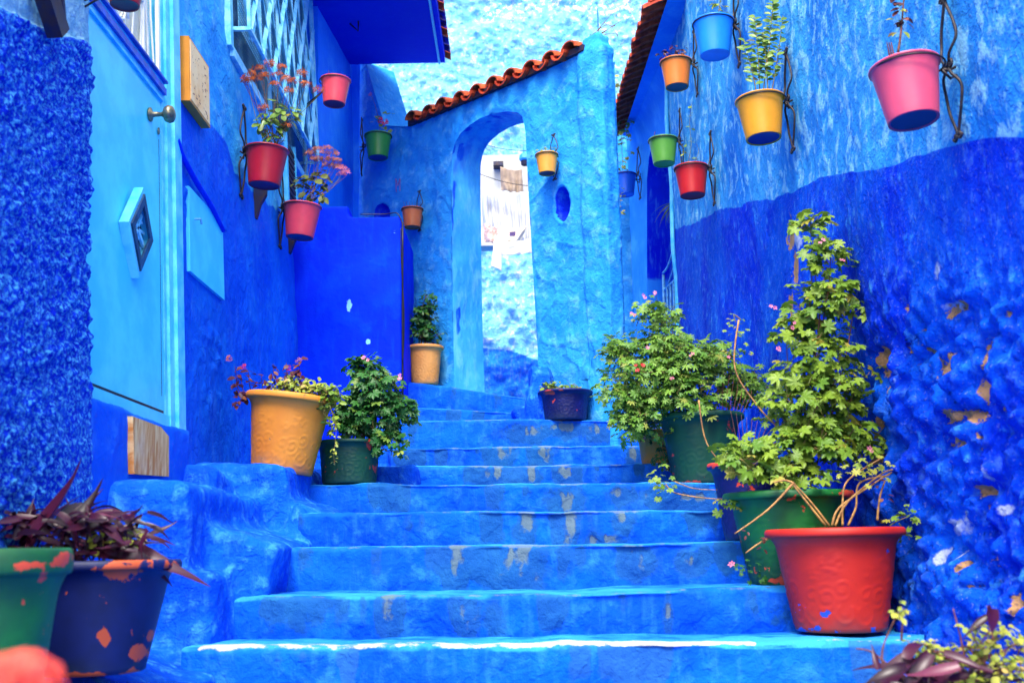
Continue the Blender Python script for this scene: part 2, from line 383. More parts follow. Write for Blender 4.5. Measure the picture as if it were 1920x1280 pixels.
def wallgrid(P0, P1, z0, z1, res, nrm, disp, keep=None, holes=(), lean=0.0):
    """vertical wall from P0 to P1 (xy), displaced along nrm by disp(V, s, z)->(d, mask rgb)"""
    P0 = np.array(P0[:2], float); P1 = np.array(P1[:2], float); L = np.hypot(*(P1-P0))
    ns = int(L/res)+1; nz = int((z1-z0)/res)+1
    S, Z = np.meshgrid(np.linspace(0, L, ns), np.linspace(z0, z1, nz), indexing='ij'); S = S.ravel(); Z = Z.ravel()
    pts = np.stack([S, Z], 1); ok = np.ones(len(pts), bool); fade = np.ones(len(pts))
    idx = np.arange(ns*nz).reshape(ns, nz)
    Q = np.stack([idx[:-1, :-1], idx[1:, :-1], idx[1:, 1:], idx[:-1, 1:]], -1).reshape(-1, 4)
    for poly, inside in ([(keep, True)] if keep is not None else []) + [(h, False) for h in holes]:
        d, near = psdf(pts, poly)
        good = d > 0 if inside else d < 0
        qg = good[Q].sum(1); Q = Q[(qg >= 2) & ok[Q].all(1)]
        used = np.zeros(len(pts), bool); used[Q.ravel()] = True
        snap = used & ~good; 
        pts[snap] = near[snap]
        # pull the just-inside row onto the outline where it is very near
        close = used & good & (np.abs(d) < res*0.35); pts[close] = near[close]
        fade = np.minimum(fade, sst(0.0, 0.03, np.where(good, np.abs(d), 0)))
    n = np.array(nrm, float); n = n/np.linalg.norm(n)
    if n.shape[0] == 2: n = np.append(n, 0)
    T = (P1-P0)/L
    V = np.stack([P0[0]+T[0]*pts[:, 0], P0[1]+T[1]*pts[:, 0], pts[:, 1]], 1)
    V = V + n*(lean*(pts[:, 1]-0.5))[:, None]
    d, mk = disp(V, pts[:, 0], pts[:, 1])
    d = d*(0.15+0.85*fade) if d.ndim == 1 else d
    V = V + n*d[:, None]
    used = np.unique(Q); re = np.zeros(len(V), int); re[used] = np.arange(len(used))
    Q = re[Q]; V = V[used]; mk = mk[used]
    # orient towards nrm
    a = np.cross(V[Q[0, 1]]-V[Q[0, 0]], V[Q[0, 2]]-V[Q[0, 0]])
    if a@n < 0: Q = Q[:, ::-1]
    return V, Q, mk
def blobs(V, items):
    """items (px, py, rx, ry): marks on the surface, found by where they are seen in the photograph"""
    x, y = proj(V); m = np.zeros(len(V))
    for cx, cy, rx, ry in items: m = np.maximum(m, np.exp(-(((x-cx)/rx)**2+((y-cy)/ry)**2)))
    return m
def below(V, line):
    x, y = proj(V); xs = [p[0] for p in line]; ys = [p[1] for p in line]
    return y - np.interp(x, xs, ys)
def mk3(n): return np.zeros((n, 3))

# ------------------------------------------------------------ ground and staircase
def ground():
    m = MB(); m.add([(-60,-20,-0.66),(60,-20,-0.66),(60,80,-0.66),(-60,80,-0.66)], [(0,1,2,3)])
    o = m.build('ground', M_steps); tag(o, kind='structure', label='ground under the alley')
ground()
stairs = empty('staircase', (0, 3.6, -0.6), 'bright blue painted stone staircase climbing the alley', kind='structure')
# front edge left, right: (px, py, distance)
SP = [((345,1213,3.60),(1920,1192,3.60)), ((425,1120,3.95),(1600,1101,3.95)), ((515,1024,4.35),(1640,1014,4.35)),
      ((560,960,4.80),(1560,954,4.80)), ((560,908,5.30),(1500,902,5.30)), ((660,873,5.80),(1460,866,5.80)), ((690,840,6.30),(1420,833,6.30)),
      ((680,790,6.90),(1380,784,6.90)), ((740,760,7.35),(1075,777,7.55)), ((740,712,7.80),(1045,752,8.05))]
Zs = [0.5*(at(*a).z+at(*b).z) for a, b in SP]
stain = {1: [(1000,1100,70,20),(640,1150,10,30)], 2: [(730,1140,10,22),(880,1150,12,24),(1253,1150,6,28),(925,1150,10,20)], 3: [(975,1060,34,44),(855,1050,12,40),(1200,1040,20,16),(1290,1050,16,10)],
         4: [(1065,985,14,34),(985,985,14,24),(1170,965,14,12),(1125,1010,22,10)], 5: [(1060,935,22,22),(1168,925,20,10),(1290,930,60,8)],
         6: [(925,885,14,14),(1000,885,12,14),(1060,884,14,10)], 7: [(945,852,14,14),(1020,852,12,14),(1190,850,10,10)], 8: [(985,805,28,10),(1060,800,36,7),(1120,805,14,10)], 9: [], 10: []}
for k, (a, b) in enumerate(SP):
    L = np.array(at(*a)); R = np.array(at(*b)); n = 340 if k < 8 else 150
    if k == 0: L[0] = -1.10
    zb = (Zs[k-1] if k else -0.62) - 0.02
    td = 0.75 if k < 9 else 4.0
    if k == 7: td = 3.4
    h = np.mean([L[2], R[2]])-zb
    prof = [(td, 0.0)] + [(td*(1-t), 0.0) for t in (0.25, 0.5, 0.7)] + [(x, 0.0) for x in (0.16, 0.12, 0.09, 0.065, 0.045)]
    rr = 0.022
    prof += [(rr-rr*math.sin(t), -(rr-rr*math.cos(t))) for t in np.linspace(0, PI/2, 6)]
    prof += [(-0.004*math.sin(PI*t)+0.012*t, -rr-(h-rr)*t) for t in np.linspace(0.05, 1, 20)]
    prof = np.array(prof); m = len(prof)
    s = np.linspace(0, 1, n); base = L[None]+(R-L)[None]*s[:, None]
    dr = (R-L)[:2]/np.hypot(*(R-L)[:2]); back = np.array([-dr[1], dr[0], 0])
    w1 = fbm(base, 1.3, 11+k, 3)*0.03 + fbm(base, 6, 31+k, 3)*0.012
    w2 = fbm(base, 1.0, 51+k, 3)*0.012 + fbm(base, 5, 71+k, 3)*0.006
    if k >= 8: w2 = w2*1.2
    V = base[:, None, :] + back[None, None, :]*(prof[None, :, 0, None] + (w1[:, None]*np.clip(1-prof[None, :, 0]/0.3, 0, 1))[..., None])
    V[..., 2] += prof[None, :, 1] + w2[:, None]*np.clip(1-np.abs(prof[None, :, 1])/h, 0, 1)
    V = V.reshape(-1, 3)
    riser = np.tile(prof[:, 1] < -0.01, n); dd = fbm(V, 6, 90+k, 4)*0.020 + vn(V, 2.5, 5+k)*0.012
    V = V - back[None]*(dd*riser)[:, None]; V[:, 2] += dd*(~riser)*0.35
    dep = np.tile(-prof[:, 1], n); tr = np.tile(prof[:, 0], n)
    mk = mk3(len(V)); bx = np.stack([V[:, 0], V[:, 1]*0, V[:, 0]*0], 1)
    streak = np.clip(fbm(np.stack([V[:, 0], dep*0.12, V[:, 0]*0], 1), 9, 200+k, 3)*1.6, 0, 1)
    mk[:, 0] = sst(0.05 if k < 2 else 0.012, 0.0, dep)*sst(0.2, 0.0, tr)*(0.6+0.5*fbm(V, 4, 300+k, 3)) + (tr > 0.03)*0.5  # treads painted paler, top light put into their colour; nosings paler too
    mk[:, 2] = np.clip(streak*sst(0.22, 0.0, dep)*(dep > 0.004)*0.95 + 0.14*riser, 0, 1)
    edge = sst(0.010, 0.0, np.abs(dep-0.004))*(tr < 0.03)
    mk[:, 1] = (0.34+0.10*np.exp(-((V[:, 0]-0.1)/0.7)**2))*edge + 0.85*blobs(V, [(p, q, r1*1.25, r2*1.3) for p, q, r1, r2 in stain[k+1]])*(0.62+1.5*fbm(V*np.array([1, 1, .22]), 24, 400+k, 4)) + 0.25*np.clip(streak-0.62, 0, 1)*riser*sst(0.12, 0.02, dep)
    if k == 0: mk[:, 1] = np.maximum(mk[:, 1], np.where((V[:, 0] > -1.05) & (V[:, 0] < 0.78), 0.82, 0.2)*sst(0.09, 0.035, np.abs(tr-0.03)+dep*3.0)*(0.75+0.4*vn(V, 2.6, 4)))
    mk[:, 2] = np.clip(mk[:, 2]*1.25+0.75*blobs(V, [(p, q+8, r1*1.9, r2*2.2) for p, q, r1, r2 in stain[k+1]])*riser+0.35*blobs(V, [(1300,960,60,12),(1460,1150,25,30)]), 0, 1)
    idx = np.arange(n*m).reshape(n, m)
    Q = np.stack([idx[:-1, :-1], idx[:-1, 1:], idx[1:, 1:], idx[1:, :-1]], -1).reshape(-1, 4)
    c1 = np.cross(V[Q[2, 1]]-V[Q[2, 0]], V[Q[2, 2]]-V[Q[2, 0]])
    if c1[2] < 0: Q = Q[:, ::-1]
    obj_np('step', V, Q, M_step1 if k == 0 else M_steps, stairs, attr=mk)
    # end cheek
    V0 = V[idx[0]]; c = MB(); e = V0[-1].copy(); e2 = V0[0].copy(); e2[2] = e[2]
    c.add([tuple(p) for p in V0]+[tuple(e2)], [tuple(range(m+1))]); c.build('step_end', M_steps, stairs)

# rounded masonry ledges at the left edge of the stairs
def voxel(name, boxes, mat, parent, vox=0.014, sm=12, amp=0.012, sc=6, seed=3, masks=None):
    m = MB()
    for bx in boxes:
        x0, x1, y0, y1, z0, z1 = bx[:6]; rot = bx[6] if len(bx) > 6 else None; q = MB(); q.box(x0, x1, y0, y1, z0, z1)
        if rot:
            c = Vector(((x0+x1)/2, (y0+y1)/2, (z0+z1)/2)); R = Matrix.Rotation(rot[0], 3, 'X') @ Matrix.Rotation(rot[1], 3, 'Y') @ Matrix.Rotation(rot[2], 3, 'Z')
            q.v = [tuple(R @ (Vector(p)-c) + c) for p in q.v]
        m.add(q.v, q.f)
    o = link('tmp_ledge', m.mesh('tmp'), None)
    r = o.modifiers.new('r', 'REMESH'); r.mode = 'VOXEL'; r.voxel_size = vox
    s = o.modifiers.new('s', 'SMOOTH'); s.iterations = sm; s.factor = 0.6
    bpy.context.view_layer.update(); dg = bpy.context.evaluated_depsgraph_get(); me = bpy.data.meshes.new_from_object(o.evaluated_get(dg)); bpy.data.objects.remove(o)
    V = np.zeros(len(me.vertices)*3); me.vertices.foreach_get('co', V); V = V.reshape(-1, 3)
    N = np.zeros(len(me.vertices)*3); me.vertices.foreach_get('normal', N); N = N.reshape(-1, 3)
    V2 = V + N*(fbm(V, sc, seed, 4)*amp + fbm(V, 2.2, seed+9, 2)*amp*1.8 + np.maximum(fbm(V*np.array([1, 1, .35]), 16, seed+5, 3), 0)*amp*0.7)[:, None]
    me.name = name; w = np.array(wloc(parent)); me.vertices.foreach_set('co', (V2-w).ravel().astype(np.float32))
    a = me.color_attributes.new('mask', 'FLOAT_COLOR', 'POINT'); mk = np.zeros((len(V), 4), np.float32)
    if masks: mk[:, :3] = masks(V2)
    a.data.foreach_set('color', mk.ravel()); shade(me, True); me.update()
    return link(name, me, parent, mat)
voxel('ledge', [(-1.9,-0.98,2.0,3.80,-0.9,-0.36), (-1.30,-1.02,3.0,3.85,-0.7,-0.33,(0,0.3,0)),
    (-1.9,-1.13,3.72,4.95,-0.8,0.255), (-1.40,-1.00,3.95,4.9,-0.8,0.12,(0.0,0.30,0.05)), (-1.2,-0.96,3.95,4.45,-0.8,0.0,(0,0.2,0)), (-1.15,-1.03,3.74,4.2,-0.7,-0.05),
    (-1.9,-1.02,4.84,5.95,-0.5,0.41), (-1.9,-1.30,4.5,5.1,-0.3,0.37,(-0.2,0.15,0)), (-1.12,-0.95,4.8,5.3,-0.4,0.24,(0,0.4,0.05))], M_ledge, stairs, vox=0.016, sm=26, amp=0.015, sc=7, seed=8)
voxel('ledge', [(-1.9,-0.52,5.62,6.5,0.0,0.455), (-1.7,-0.72,6.1,7.3,0.2,0.585)], M_ledge, stairs, amp=0.014, sc=7, seed=19)
voxel('ledge', [(-1.9,-1.41,3.50,4.62,-0.1,0.53)], M_left, stairs, vox=0.012, sm=3, amp=0.006, sc=6, seed=24)
# curb that sweeps up to the right side of the doorway
c1 = at(968,745,7.7); c2 = at(1012,700,7.25); 
voxel('curb', [(0.10,0.24,7.02,7.5,0.6,1.05), (0.13,0.25,7.0,7.25,0.6,1.20), (0.04,0.2,7.3,7.7,0.6,0.98,(0,-0.3,0.1))], M_ledge, stairs, vox=0.012, amp=0.02, sc=9, seed=29)

# ------------------------------------------------------------ house on the left
lh = empty('house', (-1.6, 4.0, -0.4), 'bright blue plastered house with turquoise door and caged window along the stairs', 'house')
LZONE = [(300,120),(337,146),(380,210),(405,240),(427,272),(440,325),(480,366),(540,405),(600,440)]
def disp_left(V, s, z):
    d = fbm(V, 3.2, 3, 4)*0.014 + fbm(V, 12, 9, 3)*0.004
    x, y = proj(V); mk = mk3(len(V)); d = np.where((V[:, 1] > 4.76) & (V[:, 1] < 5.43) & (z > 1.26) & (z < 1.75), d*0.3-0.002, d)
    yb = below(V, LZONE) + fbm(V, 14, 77, 3)*10
    mk[:, 0] = sst(-14, 14, yb)
    mk[:, 0] *= 1-0.35*blobs(V, [(380,560,60,120),(370,700,60,120),(480,560,90,60)])
    dd = V[:, 1]
    d = d - 0.10*((dd < 4.64) & (z < 3.3))             # behind the door
    rough = blobs(V, [(400,650,25,70),(398,740,20,40),(345,360,12,60)])
    d = d + rough*np.maximum(fbm(V, 22, 5, 3), 0)*0.03
    # cord of filler above the cupboard
    p0, p1 = onleft(338,282), onleft(415,432)
    e = (V[:, 2]-9.0)+0.01*np.sin(dd*14); d = d + 0.018*np.exp(-(e/0.016)**2)*((dd > 4.75) & (dd < 5.62))
    mk[:, 0] = np.maximum(mk[:, 0], np.exp(-(e/0.02)**2)*((dd > 4.75) & (dd < 5.62)))
    mk[:, 2] = blobs(V, [(400,700,20,30),(555,460,20,20)])*0.3
    return d, mk
V, Q, mk = wallgrid((-1.46,3.535), (-1.46,7.95), -0.5, 4.5, 0.0145, (1,0,0), disp_left, lean=-LEAN)
ow = obj_np('wall', V, Q, M_leftup, lh, attr=mk)
def disp_plain(V, s, z):
    x, y = proj(V); mk = mk3(len(V)); mk[:, 0] = 0
    return fbm(V, 2.0, 13, 3)*0.012, mk
m = MB(); m.add([(-1.9,7.94,0.5),(-1.44,7.94,0.5),(-1.53,7.94,5.0),(-1.9,7.94,5.0)], [(0,1,2,3)]); m.build('corner', M_smooth, lh)
V, Q, mk = wallgrid((-1.44,7.94), (-1.335,9.05), 0.5, 5.2, 0.03, (1,0,0), disp_plain, lean=-0.02)
obj_np('wall', V, Q, M_smooth, lh, attr=mk)
V, Q, mk = wallgrid((-1.335,9.05), (-2.6,9.05), 0.5, 5.2, 0.06, (0,1,0), disp_plain)
obj_np('wall', V, Q, M_smooth, lh, attr=mk)
m = MB(); m.box(-2.6,-1.76,3.6,9.0,-0.6,4.45); m.build('inner_wall', M_dark, lh); m = MB(); m.box(-2.6,-1.70,1.0,3.598,-0.6,3.2); m.build('inner_wall', M_steps, lh)
# rough render in front of the door
def disp_rough(V, s, z):
    mk = mk3(len(V)); x, y = proj(V); yb = below(V, [(-200,-60),(0,28),(60,62),(180,90),(300,130)]) + fbm(V, 20, 3, 3)*6
    up = sst(4, -4, yb); w1 = worley(V, 34, 3); w2 = fbm(V, 26, 8, 4)
    h = (0.5-w1)*0.026 + w2*0.016
    lowz = sst(0.62, 0.5, z)*(V[:, 1] > 3.3)
    h = h*(1-up*0.85)*(1-0.6*lowz) - up*0.012
    mk[:, 0] = up
    return 0.055+h+fbm(V, 2, 4, 3)*0.012, mk
V, Q, mk = wallgrid((-1.46,1.0), (-1.46,3.525), -0.5, 3.3, 0.0075, (1,0,0), disp_rough, lean=-LEAN)
M_rough2 = plaster('rough_render_two_tone', srgb(3,34,204), srgb(8,64,218), srgb(84,184,246), srgb(120,190,232), srgb(150,208,240), bare=srgb(190,160,120), grime=srgb(30,90,215), s1=14, s2=75, flake=34, bd=0.012, bs=1.0, hl=1.0, hr=(0.47, 0.62), fine=140, bfine=0.005, lum=0.85)
obj_np('rough_render', V, Q, M_rough2, lh, attr=mk)

m = MB(); m.add([(-1.7,3.522,-.5),(-1.375,3.522,-.5),(-1.585,3.522,3.29),(-1.7,3.522,3.29)],[(0,1,2,3)]); m.build('render_edge', M_rough2, lh)
# door and frame
DX = -1.462
door = MB()
def lx(D, z, off=0.0): return Vector((-1.46+off-LEAN*(z-0.5), D, z))
def quadbox(m, D0, D1, z0, z1, o0, o1):
    P = [lx(D0,z0,o0),lx(D1,z0,o0),lx(D1,z1,o0),lx(D0,z1,o0),lx(D0,z0,o1),lx(D1,z0,o1),lx(D1,z1,o1),lx(D0,z1,o1)]
    return m.add(P, [(0,1,2,3),(7,6,5,4),(0,4,5,1),(1,5,6,2),(2,6,7,3),(3,7,4,0)])
quadbox(door, 3.535, 4.46, 0.60, 1.99, -0.06, -0.004)
dob = door.build('door', M_door, lh)
kn = MB(); kp = onleft(281, 215, 0.0); 
kn.lathe([(0.0001,0.0),(0.030,0.0),(0.030,0.006),(0.012,0.012),(0.009,0.05),(0.014,0.058),(0.03,0.066),(0.037,0.082),(0.033,0.098),(0.018,0.106),(0.0001,0.107)], 40)
vs = []
for i, v in enumerate(kn.v):
    ring, k = divmod(i, 40); f = 1.0 + (0.05 if (k % 2 and 5 <= ring <= 9) else 0.0)
    vs.append((v[2]+kp.x, v[0]*f+kp.y, v[1]*f+kp.z))
kn.v = vs; kn.build('door_knob', M_pewter, dob, smooth=True)
m = MB(); quadbox(m, 4.425,4.431,0.66,1.80,-0.02,-0.0035); m.build('leaf_joint', M_cable, dob); m = MB(); kq = onleft(297,246,0.0); m.lathe([(.0001,0),(.011,0),(.011,.004),(.0001,.004)], 14); m.v = [(v[2]+kq.x, v[0]+kq.y, v[1]*1.5+kq.z) for v in m.v]; m.build('keyhole_plate', M_pewter, dob)
# lozenge window on the door
dc = onleft(247, 436, 0.0); ctr = Vector((dc.x, dc.y, dc.z)); rad = 0.178
def ploz(m, r0, r1, o0, o1):
    A = [(0,1),(1,0),(0,-1),(-1,0)]
    for i in range(4):
        (a0, b0), (a1, b1) = A[i], A[(i+1) % 4]
        P = []
        for o in (o0, o1):
            for r, (a, b) in ((r0,(a0,b0)), (r1,(a0,b0)), (r1,(a1,b1)), (r0,(a1,b1))):
                P.append(ctr+Vector((o, a*r*0.80, b*r*1.05)))
        m.add(P, [(0,1,2,3),(7,6,5,4),(0,4,5,1),(1,5,6,2),(2,6,7,3),(3,7,4,0)])
m = MB(); ploz(m, 0.14, rad, 0.0, 0.038); m.build('lozenge_window', M_frame, dob)
m = MB(); ploz(m, 0.108, 0.152, 0.036, 0.046); m.build('lozenge_moulding', M_teal, dob)
m = MB(); m.add([ctr+Vector((0.012,0,0.13)), ctr+Vector((0.012,0.10,0)), ctr+Vector((0.012,0,-0.13)), ctr+Vector((0.012,-0.10,0))], [(0,1,2,3)]); m.build('lozenge_pane', M_glass, dob)
m = MB()
for t in np.linspace(-0.09, 0.09, 6):
    w = 0.118-abs(t); m.bar(ctr+Vector((0.02,-w*0.8,t)), ctr+Vector((0.02,w*0.8,t)), 0.010, 0.006, (1,0,0))
m.bar(ctr+Vector((0.024,-0.06,0.05)), ctr+Vector((0.024,0.07,-0.04)), 0.016, 0.01, (1,0,0)); m.bar(ctr+Vector((0.024,-0.05,-0.05)), ctr+Vector((0.024,0.03,0.08)), 0.014, 0.01, (1,0,0))
m.build('lozenge_grille', M_cage, dob)
# leaf joints and rails
m = MB(); quadbox(m, 3.535,4.465,1.99,2.02,-0.06,0.008); quadbox(m, 3.535,4.465,2.05,2.075,-0.06,0.012); m.build('rail', M_frame, dob)
m = MB(); quadbox(m, 3.535,4.465,2.02,2.05,-0.05,0.022); quadbox(m, 3.535,4.465,2.075,2.085,-0.05,0.03); m.build('moulding', M_bluetrim, dob)
m = MB(); quadbox(m, 3.535,4.44,0.588,0.599,-0.03,-0.001); m.build('door_gap', M_cable, lh)
m = MB(); quadbox(m, 3.535,4.66,0.50,0.586,-0.06,0.004); m.build('door_sill', M_door, lh)
for (a, b, o) in ((4.468,4.50,-0.002),(4.504,4.56,0.010),(4.564,4.66,0.026)):
    m = MB(); quadbox(m, a, b, 0.5, 3.3, -0.06, o); m.build('door_frame', M_frame, lh)
m = MB(); quadbox(m, 3.535,3.70,2.086,3.3,-0.06,0.012); m.build('door_frame', M_frame, lh)
# white ornamental grille over the door
m = MB(); quadbox(m, 3.70,4.465,2.086,3.3,-0.09,-0.06); m.build('curtained_pane', M_curtain, lh)
gr = MB(); quadbox(gr, 3.705,3.725,2.087,3.3,-0.02,-0.004); quadbox(gr, 4.445,4.465,2.087,3.3,-0.02,-0.004); quadbox(gr, 4.25,4.265,2.087,3.3,-0.02,-0.004)
grid = gr.build('white_grille', M_white, lh)
for i in range(9):
    m = MB(); D = 3.75+i*0.08; m.tube([lx(D+0.02*math.sin(z*9+i), z, -0.016) for z in np.linspace(2.09, 3.25, 24)], 0.005, 5); m.build('bar', M_white, grid, smooth=True)
for i in range(8):
    for sgn in (-1, 1):
        m = MB(); zc = 2.18+0.17*i; c = 3.95+0.0*sgn
        P = [lx(c+sgn*(0.11-0.09*t)*math.cos(t*7.5)+(0.18 if i % 2 else 0), zc+(0.09-0.07*t)*math.sin(t*7.5), -0.006) for t in np.linspace(0, 1, 26)]
        m.tube(P, 0.006, 5); m.build('scroll', M_white, grid, smooth=True)
m = MB()
for i in range(60): m.bar(lx(3.72+i*0.0115,2.09,-0.03), lx(3.72+i*0.0115,3.25,-0.03), 0.0012, 0.001, (1,0,0))
for i in range(90): m.bar(lx(3.72,2.095+i*0.013,-0.03), lx(4.39,2.095+i*0.013,-0.03), 0.0012, 0.001, (1,0,0))
w_ = m.build('wire_mesh', M_white, lh); w_['kind'] = 'stuff'
# unpainted board in the threshold
m = MB(); x_ = -1.392
zt = (onplane(247,780,Vector((x_,0,0)),Vector((1,0,0))), onplane(300,800,Vector((x_,0,0)),Vector((1,0,0))), onplane(315,818,Vector((x_,0,0)),Vector((1,0,0))), onplane(315,893,Vector((x_,0,0)),Vector((1,0,0))), onplane(250,888,Vector((x_,0,0)),Vector((1,0,0))))
P = [Vector((x_+0.004, p.y, p.z)) for p in zt] + [Vector((x_-0.02, p.y, p.z)) for p in zt]
m.add(P, [(4,3,2,1,0),(5,6,7,8,9)]+[(i,(i+1) % 5,(i+1) % 5+5,i+5) for i in range(5)]); m.build('plywood_board', M_ply, lh)
# meter cupboard
m = MB(); quadbox(m, 4.80,5.39,1.30,1.715,-0.03,0.016); cb = m.build('cupboard_door', M_door, lh)
m = MB(); m.tube([lx(4.86,1.57,0.022), lx(4.86,1.57,0.05), lx(4.875,1.55,0.05)], 0.006, 6); m.build('handle', M_irb, cb)
m = MB(); m.tube(crom([onleft(332,262,.02),onleft(340,288,.022),onleft(352,312,.024),onleft(372,348,.024),onleft(395,385,.024),onleft(418,432,.02)]), 0.014, 7); m.build('filler_ridge', M_box, lh, smooth=True)
# caged window
wx0, wx1 = 5.67, 7.86; wz0, wz1 = 2.96, 4.45
m = MB(); quadbox(m, wx0-0.02, wx1, wz0-0.1, wz1, -0.01, 0.016); win = m.build('window', M_glass, lh)
m = MB()
for (a, b, c, d) in ((wx0-0.06,wx0,wz0-0.12,wz1),(wx1,wx1+0.05,wz0-0.12,wz1),(wx0,wx1,wz0-0.16,wz0-0.1),(6.6,6.66,wz0-0.1,wz1)): quadbox(m, a, b, c, d, -0.01, 0.03)
m.build('window_frame', M_cage, win)
CO = 0.13
cage = MB(); quadbox(cage, wx0,wx0+0.022,wz0,wz1,CO-0.02,CO); quadbox(cage, wx1-0.022,wx1,wz0,wz1,CO-0.02,CO); quadbox(cage, wx0+0.022,wx1-0.022,wz0,wz0+0.022,CO-0.02,CO)
quadbox(cage, wx0,wx0+0.022,wz0,wz0+0.022,0.0,CO-0.021); quadbox(cage, wx1-0.022,wx1,wz0,wz0+0.022,0.0,CO-0.021); quadbox(cage, wx0,wx0+0.018,wz0+0.9,wz0+0.918,0.0,CO-0.021)
cg = cage.build('window_grille', M_cage, lh)
nb = 9
for i in range(nb):
    D = wx0+0.07+i*(wx1-wx0-0.1)/(nb-1); m = MB(); m.bar(lx(D,wz0+0.02,CO-0.02), lx(D,wz1,CO-0.02), 0.02, 0.004, (0.5,-1,0)); m.build('bar', M_cage, cg)
ce = 0.30; ch = 0.5
for lay, off, of2 in ((0, CO-0.006, 0.0), (1, CO-0.034, 0.13)):
    for i in range(-6, 9):
        for sg in (1, -1):
            D0 = wx0+of2+i*ce; A = Vector((D0, wz0)); B = Vector((D0+sg*(wz1-wz0)*ce/ch, wz1))
            # clip to the cage opening
            t0, t1 = 0.0, 1.0
            dx = B.x-A.x
            ta, tb = (wx0+0.01-A.x)/dx, (wx1-0.01-A.x)/dx
            if ta > tb: ta, tb = tb, ta
            t0 = max(t0, ta); t1 = min(t1, tb)
            if t1-t0 < 0.04: continue
            P, Qq = A.lerp(B, t0), A.lerp(B, t1)
            m = MB(); m.bar(lx(P.x,P.y,off+0.002*sg), lx(Qq.x,Qq.y,off+0.002*sg), 0.032, 0.004, (1,-0.7*sg,0.25)); m.build('bar', M_cage, cg)
m = MB()
for i in range(76): m.bar(lx(wx0+i*0.025,wz0+0.02,0.06), lx(wx0+i*0.025,wz1,0.06), 0.0022, 0.0015, (1,0,0))
for i in range(70): m.bar(lx(wx0,wz0+0.03+i*0.028,0.06), lx(wx1,wz0+0.03+i*0.028,0.06), 0.0022, 0.0015, (1,0,0))
w_ = m.build('wire_mesh', M_cage, lh); w_['kind'] = 'stuff'
# narrow lower window with dark shutter, and wooden corbels
q0 = onleft(537,300,0.0); m = MB(); quadbox(m, 7.06,7.33,2.40,2.86,0.0,0.03); sh = m.build('shutter', M_teal, lh)
for i in range(9):
    m = MB(); quadbox(m, 7.08,7.31,2.425+i*0.047,2.455+i*0.047,0.03,0.042); m.build('slat', M_woodd, sh)
for a, b in ((7.02,7.06),(7.33,7.355)):
    m = MB(); quadbox(m, a, b, 2.36, 2.9, 0.0, 0.045); m.build('shutter_frame', M_frame, lh)
def corbel(px0, py0, px1, py1, out=0.075, par=lh, w=0.04):
    a = onleft(px0, py0, 0.02); b = onleft(px1, py1, 0.02); D = a.y
    m = MB(); h = 0.19
    pr = [(0, 0), (out, 0), (out, -0.04), (out*0.55, -h*0.55), (0.02, -h), (0, -h)]
    P = [(a.x-0.02+x, D, a.z+z) for x, z in pr]+[(a.x-0.02+x, D+w, a.z+z) for x, z in pr]; n = len(pr)
    m.add(P, [tuple(range(n)), tuple(range(2*n-1, n-1, -1))]+[(i, i+n, (i+1) % n+n, (i+1) % n) for i in range(n)])
    return m.build('corbel', M_woodd, par)
corbel(482, 352, 510, 430); corbel(545, 425, 560, 470, 0.09)
# lamp bracket in the top corner
lb = onleft(70, -30, 0.06)
m = MB(); a = onleft(58, -40, 0.07); b = onleft(92, 64, 0.07)
m.bar((a.x+0.03, a.y, a.z), (b.x+0.03, b.y, b.z), 0.07, 0.05, (1,0,0)); m.bar((a.x+0.04, a.y+0.11, a.z), (b.x+0.035, b.y+0.012, b.z+0.01), 0.015, 0.03, (1,0,0)); m.build('timber_bracket', M_woodd, lh)

# balcony slab over the stairs
z_s = at(822, 118, 9.0).z; xs = at(822, 118, 9.0).x
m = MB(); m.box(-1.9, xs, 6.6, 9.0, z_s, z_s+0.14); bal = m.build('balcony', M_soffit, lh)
m = MB(); m.box(xs+0.001, xs+0.018, 6.6, 9.0, z_s-0.015, z_s+0.16); m.build('edge_strip', M_door, bal)
for i in range(16):
    y0 = 6.7+i*0.15; m = MB(); V = []
    for j, yy in enumerate((-0.07, 0.0)):
        pass
    pts = []
    for ang in np.linspace(0, PI, 7): pts.append((y0+0.07-0.07*math.cos(ang), 0.055*math.sin(ang)))
    n = 7; P = []
    for x, dz in ((xs+0.02, 0.11), (xs+0.11, 0.065)):
        for (yy, zz) in pts: P.append((x, yy, z_s+zz+dz))
        for (yy, zz) in pts: P.append((x, y0+0.07+(yy-y0-0.07)*0.8, z_s+zz*0.8+dz-0.004))
    F = [(i_, i_+1, i_+15, i_+14) for i_ in range(6)] + [(i_+8, i_+7, i_+21, i_+22) for i_ in range(6)] + [(14+i_, 15+i_, 22+i_, 21+i_) for i_ in range(6)]
    m.add(P, F); m.build('roof_tile', M_tileb if i % 3 else M_tile, bal)
m = MB(); m.box(xs+0.02, xs+0.06, 6.6, 9.0, z_s+0.0, z_s+0.12); m.build('tile_bed', M_box, bal)
# small hooks under the slab
m = MB(); h = at(672, 30, 8.2); m.tube([(h.x, h.y, z_s), (h.x, h.y, z_s-0.09), (h.x-0.07, h.y, z_s-0.02)], 0.008, 6); m.build('hook', M_iron, bal)

